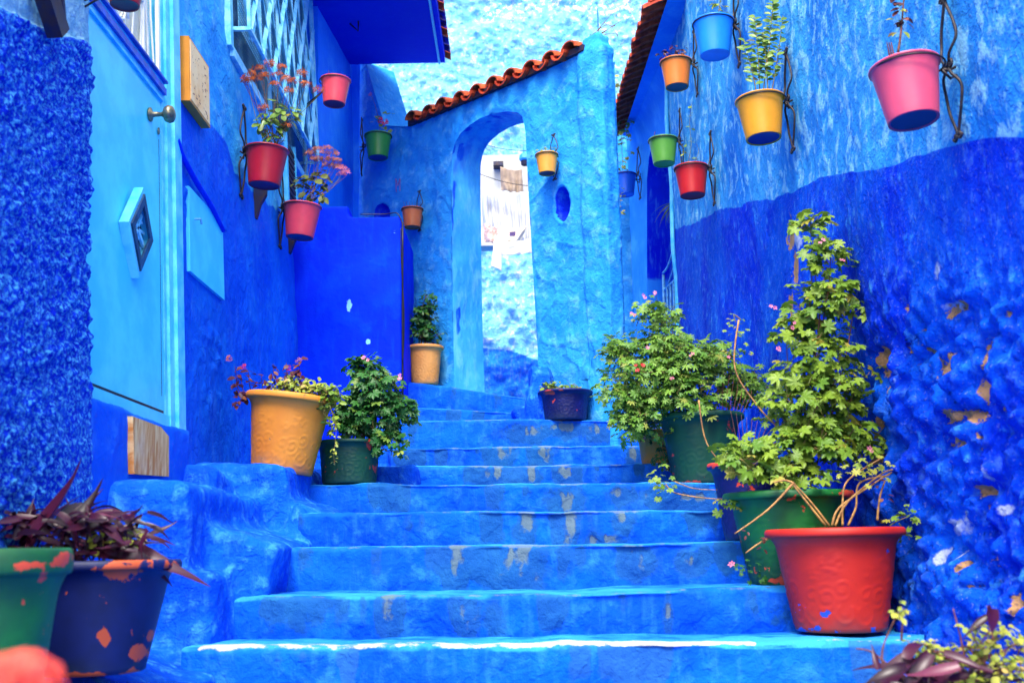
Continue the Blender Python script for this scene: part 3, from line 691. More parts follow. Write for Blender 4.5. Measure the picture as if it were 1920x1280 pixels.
# ------------------------------------------------------------ deep blue block
B0 = at(575, 600, 7.40); B1 = at(755, 600, 7.36)
zt1 = at(655, 388, 7.4).z; zt2 = at(745, 408, 7.4).z
xm = at(656, 400, 7.4).x; xr = at(752, 560, 7.36).x
bb = empty('wall_block', (xr, 7.4, 0.5), 'deep ultramarine plastered wall block jutting out beside the tall green geranium', 'wall')
def mk_box(V):
    mk = np.zeros((len(V), 3)); mk[:, 1] = 0.9*blobs(V, [(655,572,6,15),(690,640,4,6)]) + 0.35*blobs(V, [(742,440,12,20),(748,520,6,60)]); return mk
ob = voxel('block', [(-1.9, xm, 7.36, 8.3, 0.5, zt1), (-1.9, xr, 7.36, 8.3, 0.5, zt2)], M_box, bb, vox=0.016, sm=4, amp=0.006, sc=3, seed=40, masks=mk_box)
m = MB(); m.tube([(xr+0.012, 7.36-0.008, z) + () for z in np.linspace(0.95, zt2-0.05, 8)], 0.007, 6); m.tube(crom([(xr+0.012+0.012*math.sin(z*5), 7.34, z) for z in np.linspace(1.3, zt2-0.1, 8)]), 0.004, 5); m.tube(crom([(xr+0.01,7.35,zt2-0.06),(xr-0.03,7.36,zt2+0.02),(xr-0.12,7.4,zt2+0.028),(xr-0.3,7.4,zt2+0.03)]), 0.004, 5); m.build('cable', M_cable, bb, smooth=True)

# ------------------------------------------------------------ arched wall across the alley
aw = empty('arched_wall', (AW0.x, AW0.y, 0.8), 'light blue arched wall with a narrow doorway and tiled coping across the alley', 'wall')
DOOR_PX = [(853,800),(853,735),(851,660),(849,560),(848,440),(847,340),(848,290),(853,268),(864,250),(880,235),(900,222),(925,213),(950,209),(970,211),(980,218),(985,245),(988,300),(993,400),(999,500),(1005,600),(1010,690),(1013,760),(1014,850),(930,850),(853,850)]
hole = [arch_sz(*p) for p in DOOR_PX]
top_z = arch_sz(940, 150)[1]
TOPL = [(672,100),(688,118),(700,160),(712,200),(724,236)]
KEEP_PX = [(640,900),(640,100)]+TOPL[1:]+[(764,238),(880,190),(1000,140),(1098,94),(1102,88),(1108,84),(1120,84),(1160,84),(1160,900)]
keep = [arch_sz(*p) for p in KEEP_PX]
keep[0] = (-0.3, 0.5); keep[1] = (-0.3, keep[1][1]); keep[-1] = (AWLEN, 0.3); keep[-2] = (AWLEN, keep[-3][1])
S0, S1 = keep[len(TOPL)+2][0], None
def disp_arch(V, s, z):
    d = fbm(V, 2.4, 21, 4)*0.022 + fbm(V, 9, 23, 3)*0.006; x, y = proj(V); mk = mk3(len(V))
    # round edge at the free right end
    d = d - 0.05*sst(AWLEN-0.07, AWLEN, s)
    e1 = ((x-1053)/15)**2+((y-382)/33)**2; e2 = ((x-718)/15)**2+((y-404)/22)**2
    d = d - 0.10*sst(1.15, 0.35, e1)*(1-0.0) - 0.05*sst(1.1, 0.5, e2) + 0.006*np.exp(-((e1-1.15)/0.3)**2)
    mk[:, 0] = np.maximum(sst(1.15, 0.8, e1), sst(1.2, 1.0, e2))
    mk[:, 0] = np.maximum(mk[:, 0], 0.42*blobs(V, [(835,540,14,40),(830,560,18,20)]))
    mk[:, 0] = np.maximum(mk[:, 0], 0.35*sst(60, 10, below(V, [(766,236),(1100,80)]))*(x > 770)*(x < 1095))  # slight shade under the coping, painted in as deeper blue
    # wandering plaster ridges
    rid = np.abs(fbm(V, 1.7, 61, 3)); d = d + 0.010*sst(0.03, 0.0, rid)
    return d, mk
V, Q, mk = wallgrid(AW0+AWT*(-0.3), AW1, 0.4, 4.9, 0.0135, AWN, lambda V, s, z: disp_arch(V, s-0.3, z),
    keep=[(a+0.3, b) for a, b in keep], holes=[[(a+0.3, b) for a, b in hole]])
obj_np('wall', V, Q, M_arch, aw, attr=mk)
# reveal of the doorway
TH = 0.30
H = densify(hole, 0.02); nH = len(H); nt = 14
P = np.array([[AW0.x+AWT.x*s, AW0.y+AWT.y*s, z] for s, z in H]); ts = np.linspace(-0.004, 1, nt)
cz = P.mean(0)
V = np.stack([P - np.array(AWN)*(TH*t) for t in ts], 1).reshape(-1, 3)
nn = fbm(V, 5, 33, 3)*0.012*np.tile(sst(0, .15, ts), nH)
rad = V-np.array([cz[0], cz[1], 0]); rad[:, 2] = 0; rad /= np.linalg.norm(rad, axis=1)[:, None]+1e-6
V = V + rad*nn[:, None]
idx = np.arange(nH*nt).reshape(nH, nt); Q = np.stack([idx, np.roll(idx, -1, 0)], 0)
Q = np.stack([idx[:, :-1], np.roll(idx, -1, 0)[:, :-1], np.roll(idx, -1, 0)[:, 1:], idx[:, 1:]], -1).reshape(-1, 4)
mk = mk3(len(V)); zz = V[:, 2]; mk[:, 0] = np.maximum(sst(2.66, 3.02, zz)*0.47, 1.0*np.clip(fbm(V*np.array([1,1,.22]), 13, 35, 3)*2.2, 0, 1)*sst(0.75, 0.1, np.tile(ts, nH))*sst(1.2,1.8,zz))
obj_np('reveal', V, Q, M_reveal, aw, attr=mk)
cs1_ = arch_sz(1098, 90)[0]
# back face and top of the wall
def flat(V, s, z): return np.zeros(len(V)), mk3(len(V))
V, Q, mk = wallgrid(AW0-AWN*TH, AW1-AWN*TH, 0.4, 4.9, 0.06, -AWN, flat, keep=keep, holes=[hole]); obj_np('back_face', V, Q, M_arch, aw, attr=mk)
K = np.array([q for q in densify(keep, 0.05)[2:] if q[0] < cs1_-0.02]); P0 = np.array([[AW0.x+AWT.x*s, AW0.y+AWT.y*s, z] for s, z in K]); n = len(P0)
V = np.concatenate([P0+np.array(AWN)*0.012, P0-np.array(AWN)*TH]); Q = np.array([(i, i+1, i+1+n, i+n) for i in range(n-1)]); obj_np('wall_top', V, Q, M_arch, aw, attr=mk3(2*n), smooth=False)
# terracotta coping
cs0 = arch_sz(770, 236)[0]; cs1 = arch_sz(1098, 90)[0]; nti = 10; pitch = (cs1-cs0)/nti
def tile(mb, base, T, Nn, r, Lf, Lb, drop, up=True, th=0.012, zoff=0.0, nn=9):
    """barrel tile: axis along Nn (towards the eye), r radius, arching up or down"""
    P = []; sg = 1 if up else -1
    for rr_ in (r, r-th):
        for dist, dz in ((Lf, -drop), (Lf*0.3, -drop*0.3), (-Lb, drop*1.2)):
            for a in np.linspace(0, PI, nn):
                p = Vector(base)+T*(-rr_*math.cos(a))+Nn*dist; p.z += dz + zoff + sg*rr_*math.sin(a)*0.85
                P.append(p)
    F = []
    for o in (0, 3*nn):
        for j in range(2):
            for i in range(nn-1): F.append((o+j*nn+i, o+j*nn+i+1, o+(j+1)*nn+i+1, o+(j+1)*nn+i))
    for i in range(nn-1): F.append((i, i+1, 3*nn+i+1, 3*nn+i)); F.append((2*nn+i, 2*nn+i+1, 5*nn+i+1, 5*nn+i))
    F.append((0, nn, 4*nn, 3*nn)); F.append((nn, 2*nn, 5*nn, 4*nn)); F.append((nn-1, 2*nn-1, 5*nn-1, 4*nn-1)); F.append((2*nn-1, 3*nn-1, 6*nn-1, 5*nn-1))
    return mb.add(P, F)
def ztop(s):
    xs_ = [a for a, b in keep[len(TOPL)+2-1:len(TOPL)+6]]; zs_ = [b for a, b in keep[len(TOPL)+2-1:len(TOPL)+6]]; return float(np.interp(s, xs_, zs_))
for i in range(nti):
    s = cs0+(i+0.5)*pitch; b = AW0+AWT*s; b.z = ztop(s)+0.02; rs = random.Random(i)
    m = MB(); tile(m, b, AWT, AWN, pitch*0.36, 0.075+rs.uniform(-.012,.012), 0.22, 0.018, True, zoff=0.018); m.build('roof_tile', M_tile, aw, smooth=False)
    if i < nti-1:
        b2 = AW0+AWT*(s+pitch/2); b2.z = ztop(s)+0.035; m = MB(); tile(m, b2, AWT, AWN, pitch*0.34, 0.07+rs.uniform(-.01,.01), 0.2, 0.018, False, zoff=0.012); m.build('roof_tile', M_tile2, aw)
m = MB(); 
for i in range(20):
    s = cs0+(i+0.5)*(cs1-cs0)/20; b = AW0+AWT*s; z = ztop(s); w = (cs1-cs0)/40
    m.add([Vector((b.x,b.y,0))+AWT*(sg*w)+AWN*o+Vector((0,0,zq)) for o in (0.03,-0.25) for sg in (-1,1) for zq in (z-0.01, z+0.035)], [(0,2,3,1),(4,5,7,6),(0,1,5,4),(2,6,7,3),(1,3,7,5),(0,4,6,2)])
m.build('mortar_bed', M_woodd, aw)
# rounded pier that ends the wall on the right
pm = MB(); zt_p = onarch(1112, 62, 0).z
def pierpts(s0, s1, d0, d1, z0, z1): return [tuple(AW1+AWT*s+AWN*d+Vector((0, 0, z))) for z in (z0, z1) for d in (d0, d1) for s in (s0, s1)]
pb = (AW1+AWT*0.04-AWN*0.06)
ang = math.atan2(AWT.y, AWT.x)
voxel('pier', [(pb.x-0.12, pb.x+0.12, pb.y-0.075, pb.y+0.075, 0.5, zt_p-0.10, (0, 0, ang)), (pb.x-0.085, pb.x+0.085, pb.y-0.06, pb.y+0.06, 0.5, zt_p+0.0, (0, 0, ang))], M_arch, aw, vox=0.014, sm=20, amp=0.014, sc=6, seed=61)
# faint red scribble
m = MB(); sc = [(743,360),(742,335),(746,348),(750,335),(750,358)]
m.tube([onarch(x, y, 0.025) for x, y in sc], 0.003, 4)
m.build('red_scribble', simple('faded_red_paint', srgb(150,70,130), 0.8), aw)

# return of the arched wall, running back to the gate house
RW0 = AW1.copy(); RWE = at(1190, 400, 10.1); RWE.z = 0; RWT = (RWE-RW0).normalized(); RWN = Vector((RWT.y, -RWT.x, 0))
if RWN.dot(-RW0) < 0: RWN = -RWN
def rsz(px, py):
    p = onplane(px, py, RW0, RWN); return ((p-RW0).dot(RWT), p.z)
kr = [(0.0, 0.4), (0.0, keep[-3][1])] + [rsz(*p) for p in [(1128,66),(1142,80),(1150,108),(1156,150),(1160,215),(1175,228)]] + [(3.4, rsz(1188,230)[1]), (3.4, 0.4)]
def disp_ret(V, s, z):
    d = fbm(V, 3, 25, 4)*0.02 + fbm(V, 10, 27, 3)*0.007 - 0.05*sst(0.07, 0.0, s); return d, mk3(len(V))
kr = [(0.0, 0.4), (0.0, keep[-3][1]), rsz(1128,78), rsz(1138,92), (0.75, rsz(1146,104)[1]), (0.8, 0.4)]
V, Q, mk = wallgrid(RW0, RW0+RWT*0.8, 0.4, 4.2, 0.02, RWN, disp_ret, keep=kr); obj_np('side_wall', V, Q, M_arch, aw, attr=mk)
e0, e1 = at(1125, 400, 10.35), at(1196, 400, 10.35); ez = at(1165, 232, 10.35).z
voxel('end_wall', [(e0.x-0.2, e1.x+0.25, 10.35, 10.75, 0.5, ez)], M_arch, aw, vox=0.02, sm=5, amp=0.02, sc=5, seed=66)

# ------------------------------------------------------------ right: long house wall
rh = empty('house', (1.5, 5.0, -0.4), 'tall two-tone blue plastered house wall with peeling rocky base behind the flower pots', 'house')
RZONE = [(1200,448),(1290,418),(1310,410),(1384,384),(1485,357),(1583,329),(1680,305),(1790,272),(1830,262),(1920,260),(2300,235)]
BARE = [(1478,440,6,26),(1487,500,6,30),(1478,570,5,26),(1655,690,17,26),(1640,672,12,16),(1632,790,10,18),(1770,690,16,22),(1846,660,12,24),(1842,730,12,40),(1800,780,34,13),(1794,828,20,14),(1772,582,8,14),(1800,575,14,9),(1885,762,10,10),(1700,575,5,8),(1640,860,12,9),(1622,1000,8,14),(1655,985,6,10),(1845,920,14,9),(1885,590,8,8),(1660,720,10,26)]
WHITE = [(1757,507,7,18),(1800,990,20,14),(1818,966,8,12),(1778,1040,6,14),(1808,1035,5,12),(1777,575,18,8),(1868,885,12,14),(1898,955,7,10),(1492,455,8,16)]
def disp_right(V, s, z):
    x, y = proj(V); mk = mk3(len(V))
    yb = below(V, RZONE) + fbm(V, 5, 71, 3)*7 + fbm(V, 1.3, 72, 2)*12; mk[:, 0] = sst(-14, 14, yb)
    rock = np.clip(sst(430, 700, y + 90*fbm(V, 1.5, 75, 3))*sst(1560, 1680, x), 0, 1)
    rock = np.maximum(rock, 0.45*sst(620, 900, y))
    d = fbm(V, 2.2, 73, 4)*0.022 + fbm(V*np.array([1,1,.5]), 9, 74, 3)*0.007
    w = worley(V + 0.06*fbm(V, 5, 80, 2)[:, None], 6.5, 76); w2 = worley(V + 0.05*fbm(V, 8, 79, 2)[:, None], 14, 77); pk = fbm(V, 7, 78, 5, 0.6)
    rg = 1-np.abs(fbm(V + 0.04*fbm(V, 9, 89, 2)[:, None], 8, 90, 4, 0.6))*2.2
    d = d + rock*((0.5-w)*0.04 + (0.5-w2)*0.05 + pk*0.055 - sst(0.0, 0.35, fbm(V, 4.5, 88, 3))*0.04 + rg*0.022 + fbm(V, 26, 83, 3)*0.02 + np.where(fbm(V, 12, 84, 3) > 0.05, 0.010, 0.0))
    b = blobs(V, [(a, b_, r1*1.6, r2*1.6) for a, b_, r1, r2 in BARE]); wb = blobs(V, [(a, b_, r1*1.2, r2*1.4) for a, b_, r1, r2 in WHITE])*0.9
    spk = sst(0.22, 0.42, fbm(V, 11, 97, 4, 0.65))*rock; b = np.maximum(b, spk*0.72)
    mk[:, 1] = b*0.78; mk[:, 2] = wb*0.95
    d = d - 0.03*sst(0.3, 0.7, b)*(0.4+rock*0.8)
    d = d + 0.05*sst(0.1, -0.4, z)*rock
    crack = np.exp(-((x-(1510+8*np.sin(y/40)))/5)**2)*(y > 420)*(y < 700); d = d - 0.012*crack
    return d, mk
V, Q, mk = wallgrid((XR(1.0), 1.0), (XR(8.4), 8.4), -0.6, 4.9, 0.0132, (-1,-0.018,0), disp_right)
obj_np('wall', V, Q, M_right, rh, attr=mk)
m = MB(); m.box(XR(8.4)-0.01, 2.3, 8.4, 8.46, -0.4, 4.9); m.build('corner', M_right, rh)
m = MB(); m.tube(crom([Vector((XR(8.38)-0.016+0.008*math.sin(z*7), 8.385, z)) for z in np.linspace(0.7, 4.9, 16)]), 0.018, 6); m.build('corner_bead', M_frame, rh, smooth=True)
m = MB(); m.box(1.60, 2.3, 1.0, 8.39, -0.6, 4.9); m.build('inner_wall', M_steps, rh)

# ------------------------------------------------------------ gate house beyond
gh = empty('gate_house', (1.3, 9.2, 0.8), 'smooth blue wall with pointed arch doorway under a red tiled eave', 'house')
G0 = at(1300, 400, 8.47); G1 = at(1181, 400, 10.2); G0.z = G1.z = 0
GT = (G1-G0).normalized(); GL = (G1-G0).length; GN = Vector((-GT.y, GT.x, 0))
if GN.dot(-G0) < 0: GN = -GN
def gsz(px, py):
    p = onplane(px, py, G0, GN); return ((p-G0).dot(GT), p.z)
gate_px = [(1213,730),(1213,520),(1213,335),(1217,295),(1224,262),(1234,233),(1243,219),(1251,214),(1259,217),(1268,235),(1277,270),(1285,330),(1288,400),(1288,730)]
gho = [gsz(*p) for p in gate_px]; gho[0] = (gho[0][0], 0.5); gho[-1] = (gho[-1][0], 0.5)
V, Q, mk = wallgrid(G0, G1, 0.5, 4.25, 0.02, GN, lambda V, s, z: (fbm(V, 2, 91, 3)*0.01, mk3(len(V))), holes=[gho]); obj_np('wall', V, Q, M_gate, gh, attr=mk)
Hh = densify(gho, 0.03); nH = len(Hh); P = np.array([[G0.x+GT.x*s, G0.y+GT.y*s, z] for s, z in Hh]); ts = np.linspace(0, 1, 8); GD = 0.26
V = np.stack([P-np.array(GN)*(GD*t) for t in ts], 1).reshape(-1, 3); idx = np.arange(nH*8).reshape(nH, 8)
Q = np.stack([idx[:, :-1], np.roll(idx, -1, 0)[:, :-1], np.roll(idx, -1, 0)[:, 1:], idx[:, 1:]], -1).reshape(-1, 4)
mk = mk3(len(V)); mk[:, 0] = sst(2.3, 2.65, V[:, 2]+0.05*np.sin(V[:, 1]*9)); obj_np('reveal', V, Q, M_gate, gh, attr=mk)
# dim passage behind the gate
gi = G0-GN*GD; ge = G1-GN*GD
m = MB()
dq = [(gi, 0.5), (ge, 0.5), (ge, 4.2), (gi, 4.2)]
bk = -GN*1.6
a, b = gi+bk, ge+bk; m.add([(a.x,a.y,0.5),(b.x,b.y,0.5),(b.x,b.y,4.2),(a.x,a.y,4.2)], [(0,1,2,3)])
m.add([(gi.x,gi.y,0.5),(a.x,a.y,0.5),(a.x,a.y,4.2),(gi.x,gi.y,4.2)], [(0,1,2,3)]); m.add([(ge.x,ge.y,0.5),(b.x,b.y,0.5),(b.x,b.y,4.2),(ge.x,ge.y,4.2)], [(0,1,2,3)])
m.add([(gi.x,gi.y,4.2),(ge.x,ge.y,4.2),(b.x,b.y,4.2),(a.x,a.y,4.2)], [(0,1,2,3)]); m.build('passage', M_box, gh)
# iron gate, painted blue, open leaf with swept top
gl = empty('iron_gate', (G0.x, G0.y, 0.8), 'blue wrought iron gate with curved top rail inside the arched doorway', 'gate')
def gp(px, py, off=-0.06): return onplane(px, py, G0+GN*off, GN)
m = MB(); m.tube([gp(1244,515), gp(1247,640), gp(1250,760)], 0.014, 6); m.tube([gp(1283,500), gp(1284,640), gp(1285,760)], 0.011, 6); m.build('post', M_irb, gl, smooth=True)
m = MB(); m.tube(crom([gp(1243,512),gp(1252,500),gp(1262,470),(gp(1272,440)),gp(1286,425)]), 0.010, 6); m.build('top_rail', M_irb, gl, smooth=True)
m = MB(); m.tube(crom([gp(1244,545),gp(1262,528),gp(1286,500)]), 0.010, 6); m.build('rail', M_irb, gl, smooth=True)
m = MB(); m.tube(crom([gp(1254,530),gp(1262,505),gp(1270,480),gp(1276,468),gp(1280,478),gp(1276,498),gp(1283,505)]), 0.008, 6); m.build('scroll', M_irb, gl, smooth=True)
m = MB(); m.tube(crom([gp(1276,460),gp(1281,470),gp(1279,490),gp(1274,480)]), 0.006, 6); m.build('scroll', M_irb, gl, smooth=True)
for i, x in enumerate((1251,1257,1263,1269,1275,1280)):
    y0 = np.interp(x, [1244,1262,1286], [545,528,500]); m = MB(); m.tube([gp(x, y0), gp(x+2, 640), gp(x+3, 760)], 0.010, 5); m.build('bar', M_irb, gl, smooth=True)
# hanging spider plant is built with the plants. eave with stepped tiles
EZ = at(1165, 222, 9.6).z; ex0 = at(1168, 225, 9.6); 
EA = Vector((ex0.x-0.02, 10.0, EZ)); eb = onz(1246, 2, EZ); EB = Vector((eb.x-0.04, 7.35, EZ))
ETv = (EB-EA).normalized(); EN = Vector((-1, 0, 0)); Le = (EB-EA).length; nte = 20
for i in range(nte):
    for lay in (0, 1):
        b = EA+ETv*((i+0.5)*Le/nte) + Vector((0.03+0.05*lay, 0, 0.035*0+lay*0.055)); m = MB(); rs = random.Random(i+lay*50)
        tile(m, b, -ETv, EN, Le/nte*0.5, 0.15+rs.uniform(-.012,.012), 0.28, 0.075, True, th=0.02, nn=8); m.build('roof_tile', M_tile2, gh)
m = MB(); m.add([(EA.x+0.06,10.05,EZ+0.0),(EB.x+0.06,7.35,EZ+0.0),(1.7,7.35,EZ+0.0),(1.7,10.05,EZ+0.0),(EA.x+0.10,10.05,EZ+0.04),(EB.x+0.10,7.35,EZ+0.04),(1.7,7.35,EZ+0.2),(1.7,10.05,EZ+0.2)],
  [(0,3,2,1),(4,5,6,7),(0,1,5,4),(1,2,6,5),(2,3,7,6),(3,0,4,7)]); m.build('eave_board', M_gate, gh)
# sloping cove under the eave
m = MB(); n = 8; P = []
for t in np.linspace(0, 1, n):
    dz = -0.42*(t**1.6); P += [(EA.x+0.12+t*0.10, 10.02, EZ-0.004+dz), (EB.x+0.14+t*0.16, 8.47, EZ-0.004+dz)]
m.add(P, [(2*i, 2*i+1, 2*i+3, 2*i+2) for i in range(n-1)]); m.build('eave_cove', M_gate, gh, smooth=True)
# ------------------------------------------------------------ whitewashed rubble wall behind
bw = empty('rubble_wall', (0, 14, 1), 'tall sunlit pale blue whitewashed rubble wall behind the arch', 'wall')
def disp_far(V, s, z):
    x, y = proj(V); w = worley(V*np.array([1,1,1.5]), 6.5, 101); d = (0.6-w)*0.02 + fbm(V, 5, 103, 5, 0.7)*0.10 + fbm(V, 1.6, 105, 3)*0.12
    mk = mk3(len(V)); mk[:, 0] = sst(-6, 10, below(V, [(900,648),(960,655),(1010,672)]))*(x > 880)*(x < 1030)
    mk[:, 1] = 0.42*sst(60, 20, y + 25*fbm(V, 1, 9, 3))*(x > 900)
    return d, mk
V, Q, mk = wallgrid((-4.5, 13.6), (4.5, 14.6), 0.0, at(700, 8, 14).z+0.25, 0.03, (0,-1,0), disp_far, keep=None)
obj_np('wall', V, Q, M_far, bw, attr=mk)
m = MB(); zt = at(900, 6, 14).z+0.2; m.box(-4.5, 4.5, 14.75, 14.95, 0, zt-0.1); m.build('wall_core', M_far, bw)
# pale house on top of it
uh = empty('house', (1.2, 16.5, 6), 'white house wall showing above the pale rubble wall at the top edge', 'house')
p0 = at(932, 0, 16); m = MB(); m.box(p0.x, 4.6, 16, 18, 0.3, p0.z+2.5); m.build('wall', M_white, uh)
m = MB(); a = at(1040, 0, 15.96); m.box(a.x, a.x+0.5, 15.95, 16.0, a.z+0.35, a.z+1.1); m.build('window', M_glass, uh)

# ------------------------------------------------------------ pots
GREENP, NAVYP, REDP, ORP = srgb(14,84,44), srgb(10,20,104), srgb(196,34,26), srgb(222,138,46)
def emboss(V, R, H, seed, amp=0.0026):
    """raised swags, rosettes and dot clusters moulded in the pot's wall"""
    a = np.arctan2(V[:, 1], V[:, 0]); z = V[:, 2]/H; u = a*R; h = np.zeros(len(V)); rs = np.random.RandomState(seed)
    for i in range(6):
        a0 = -PI + i*PI/3 + 0.3; 
        for (da, z0, rr, kind) in ((0, .33, .052, 0), (.30, .42, .04, 0), (-.28, .36, .035, 0), (0.12, .66, .05, 1), (-.2, .58, .03, 1), (.34, .2, .05, 2), (-.3, .18, .05, 2)):
            uu = (np.mod(a-a0-da+PI, 2*PI)-PI)*R; vv = (z-z0)*H; r = np.hypot(uu, vv); th = np.arctan2(vv, uu)
            m = r < rr*1.6
            if kind == 0: q = np.sin(th+r*260)*np.exp(-(r/rr)**4)
            elif kind == 1:
                q = np.maximum(0.62-worley(np.stack([uu, vv, uu*0+i+da], 1)[m], 75, seed), 0)*2.6; t = np.zeros(len(V)); t[m] = q; q = t*np.exp(-(r/rr)**4)
            else: q = np.sin(r*230+th*0.5)*np.exp(-((r-rr*.6)/(rr*.45))**2)*(vv < 0.02)
            h = np.maximum(h, q*m)
    return amp*h
def planter(name, label, cx, ry, w, by, D, coat, group=None, tilt=(0, 0), seed=1, chips=None, H=None, hscale=1.0, basef=0.64, bcx=None, embo=True, soil=True, zbase=None, rimmat=None):
    """moulded planter: rim centre (cx, ry), rim width w, foot line by in the photograph at distance D"""
    d0 = ray(cx, ry); R = w/2*(D/d0.y)/FPX
    bx = cx if bcx is None else bcx
    base = at(bx, by, D-R*basef*0.9); base.y = D; base.x = at(bx, by, D).x
    if zbase is not None: base.z = zbase
    top = at(cx, ry, D)
    H = H or (top.z-base.z)*hscale
    root = empty(name, base, label, 'potted plant', group)
    ROT = (tilt[0], tilt[1], seed*0.9)
    prof = [(0.001, 0.0), (basef-.03, 0.0), (basef, 0.012), (basef+.01, 0.05)]
    prof += [(basef+.01+(0.835-basef)*t, 0.05+0.75*t) for t in np.linspace(0.03, 1, 46)]
    prof += [(0.855, .835), (0.885, .875), (0.925, .905), (0.95, .915), (0.985, .918), (1.0, .928), (1.004, .95), (1.0, .975), (.985, .993), (.965, 1.0), (.94, .998), (.925, .985), (.91, .95), (.88, .88), (.84, .80)]
    n = 144; P = np.array(prof); m = len(P); A = np.arange(n)*2*PI/n
    V = np.stack([np.outer(P[:, 0]*R, np.cos(A)), np.outer(P[:, 0]*R, np.sin(A)), np.outer(P[:, 1]*H, np.ones(n))], -1).reshape(-1, 3)
    V[:, :2] *= (1+0.008*np.sin(np.arctan2(V[:, 1], V[:, 0])*2+seed))[:, None]
    if embo:
        e = emboss(V, R*0.8, H, seed); e *= (V[:, 2] > 0.06*H)*(V[:, 2] < 0.8*H); rad = V[:, :2]/np.maximum(np.linalg.norm(V[:, :2], axis=1), 1e-6)[:, None]; V[:, :2] += rad*e[:, None]
    idx = np.arange(m*n).reshape(m, n); Q = np.stack([idx[:-1], np.roll(idx, -1, 1)[:-1], np.roll(idx, -1, 1)[1:], idx[1:]], -1).reshape(-1, 4)
    mk = mk3(len(V)); zr = V[:, 2]/H; mk[:, 0] = 0.03*sst(.9, .93, zr) + 0.10*sst(.06, 0.0, zr); mk[:, 1] = 0.35*sst(.35, 0, zr)
    if chips:
        # chips where the photograph shows them, in world space after the pot's own turn
        Mx = Matrix.Rotation(ROT[2], 4, 'Z'); W = np.array([list(Mx @ Vector(v)) for v in V])+np.array(base)
        mk[:, 0] = np.maximum(mk[:, 0], 0.42*blobs(W, chips)*(V[:, 2]*0+1))
    cut = (m-1-15+4)*n
    body = obj_np('pot', V, Q, coat, root, attr=mk, world=False); body.rotation_mode = 'ZXY'; body.rotation_euler = ROT
    if soil:
        s = MB(); rs = random.Random(seed); P2 = [(0, 0, .90*H)]; k = 24
        for rr in (0.3, 0.6, 0.885):
            for i in range(k): P2.append((rr*R*math.cos(2*PI*i/k), rr*R*math.sin(2*PI*i/k), .88*H+rs.uniform(-.006, .008)))
        F = [(0, 1+i, 1+(i+1) % k) for i in range(k)]+[(1+r*k+i, 1+r*k+(i+1) % k, 1+(r+1)*k+(i+1) % k, 1+(r+1)*k+i) for r in range(2) for i in range(k)]
        s.add(P2, F); so_ = s.build('soil', M_soil, root, world=False); so_.rotation_mode = 'ZXY'; so_.rotation_euler = ROT
    root['R'] = R; root['H'] = H
    return root, R, H
M_pg = chipped('green_pot_paint', srgb(20,110,40), srgb(196,70,40), dark=srgb(10,66,40), amount=0.69)
M_pgd = chipped('dark_green_pot_paint', srgb(12,72,46), srgb(196,60,40), dark=srgb(8,52,40), amount=0.70)
M_pn = chipped('navy_pot_paint', srgb(8,26,84), srgb(180,76,34), dark=srgb(3,8,40), amount=0.66)
M_pn2 = chipped('navy_pot_paint_clean', srgb(6,14,92), srgb(200,60,40), dark=srgb(4,10,66), amount=0.72)
M_pr = chipped('red_pot_paint', srgb(188,36,14), srgb(30,70,170), dark=srgb(160,24,12), amount=0.74)
M_po = chipped('ochre_pot_paint', srgb(226,142,40), srgb(150,110,60), dark=srgb(208,120,32), amount=0.74, dirt=srgb(24,90,110))
M_po2 = chipped('pale_ochre_pot_paint', srgb(226,156,76), srgb(150,110,60), dark=srgb(214,138,60), amount=0.76, dirt=srgb(90,110,110))
M_pc = chipped('coral_paint', srgb(226,84,60), srgb(60,60,60), amount=0.9)

# ------------------------------------------------------------ leaves, flowers, stems
def lm_palmate(lobes=7, depth=0.35, seed=0, teeth=2):
    rs = random.Random(seed); m = MB(); n = lobes*4; P = [(0, 0.42, 0.0)]
    for i in range(n+1):
        t = i/n; th = math.radians(-158+316*t); l = (t*lobes) % 1.0
        r = 0.5*(1-depth*(abs(2*l-1)**1.5)) * (1+0.05*math.sin(t*lobes*teeth*2*PI)) * (0.9+0.1*math.cos(th))*rs.uniform(.93, 1.05)
        P.append((r*math.sin(th), 0.42+r*math.cos(th), 0.10*abs(2*l-1)*r*2-0.22*r*r*2+rs.uniform(-.015, .015)))
    m.add(P, [(0, i+1, i) for i in range(1, n+1)]); return m
def lm_oval(w=0.36, cup=0.12, seed=0):
    m = MB(); P = []; k = 6
    for i in range(k+1):
        t = i/k; ww = w*math.sin(PI*min(max(t, 0.03), 0.97))**0.7; P += [(-ww, t, cup*ww*2-0.1*t*t), (0, t, -0.1*t*t), (ww, t, cup*ww*2-0.1*t*t)]
    m.add(P, [(3*i+j, 3*i+j+1, 3*i+j+4, 3*i+j+3) for i in range(k) for j in range(2)]); return m
def lm_lance(w=0.09, bend=0.25, fold=0.6, k=9, twist=0.0):
    m = MB(); P = []
    for i in range(k+1):
        t = i/k; ww = w*(1-t)**0.6*(0.75+0.6*math.sin(PI*min(t*1.3, 1))) if t < 1 else 0.002; a = twist*t
        y = math.sin(bend*t*2)/(bend*2) if bend else t; z = -(1-math.cos(bend*t*2))/(bend*2)*1.2 if bend else 0
        for s in (-1, 0, 1): P.append((ww*s*math.cos(a), y, z+abs(s)*ww*fold+ww*s*math.sin(a)))
    m.add(P, [(3*i+j, 3*i+j+1, 3*i+j+4, 3*i+j+3) for i in range(k) for j in range(2)]); return m
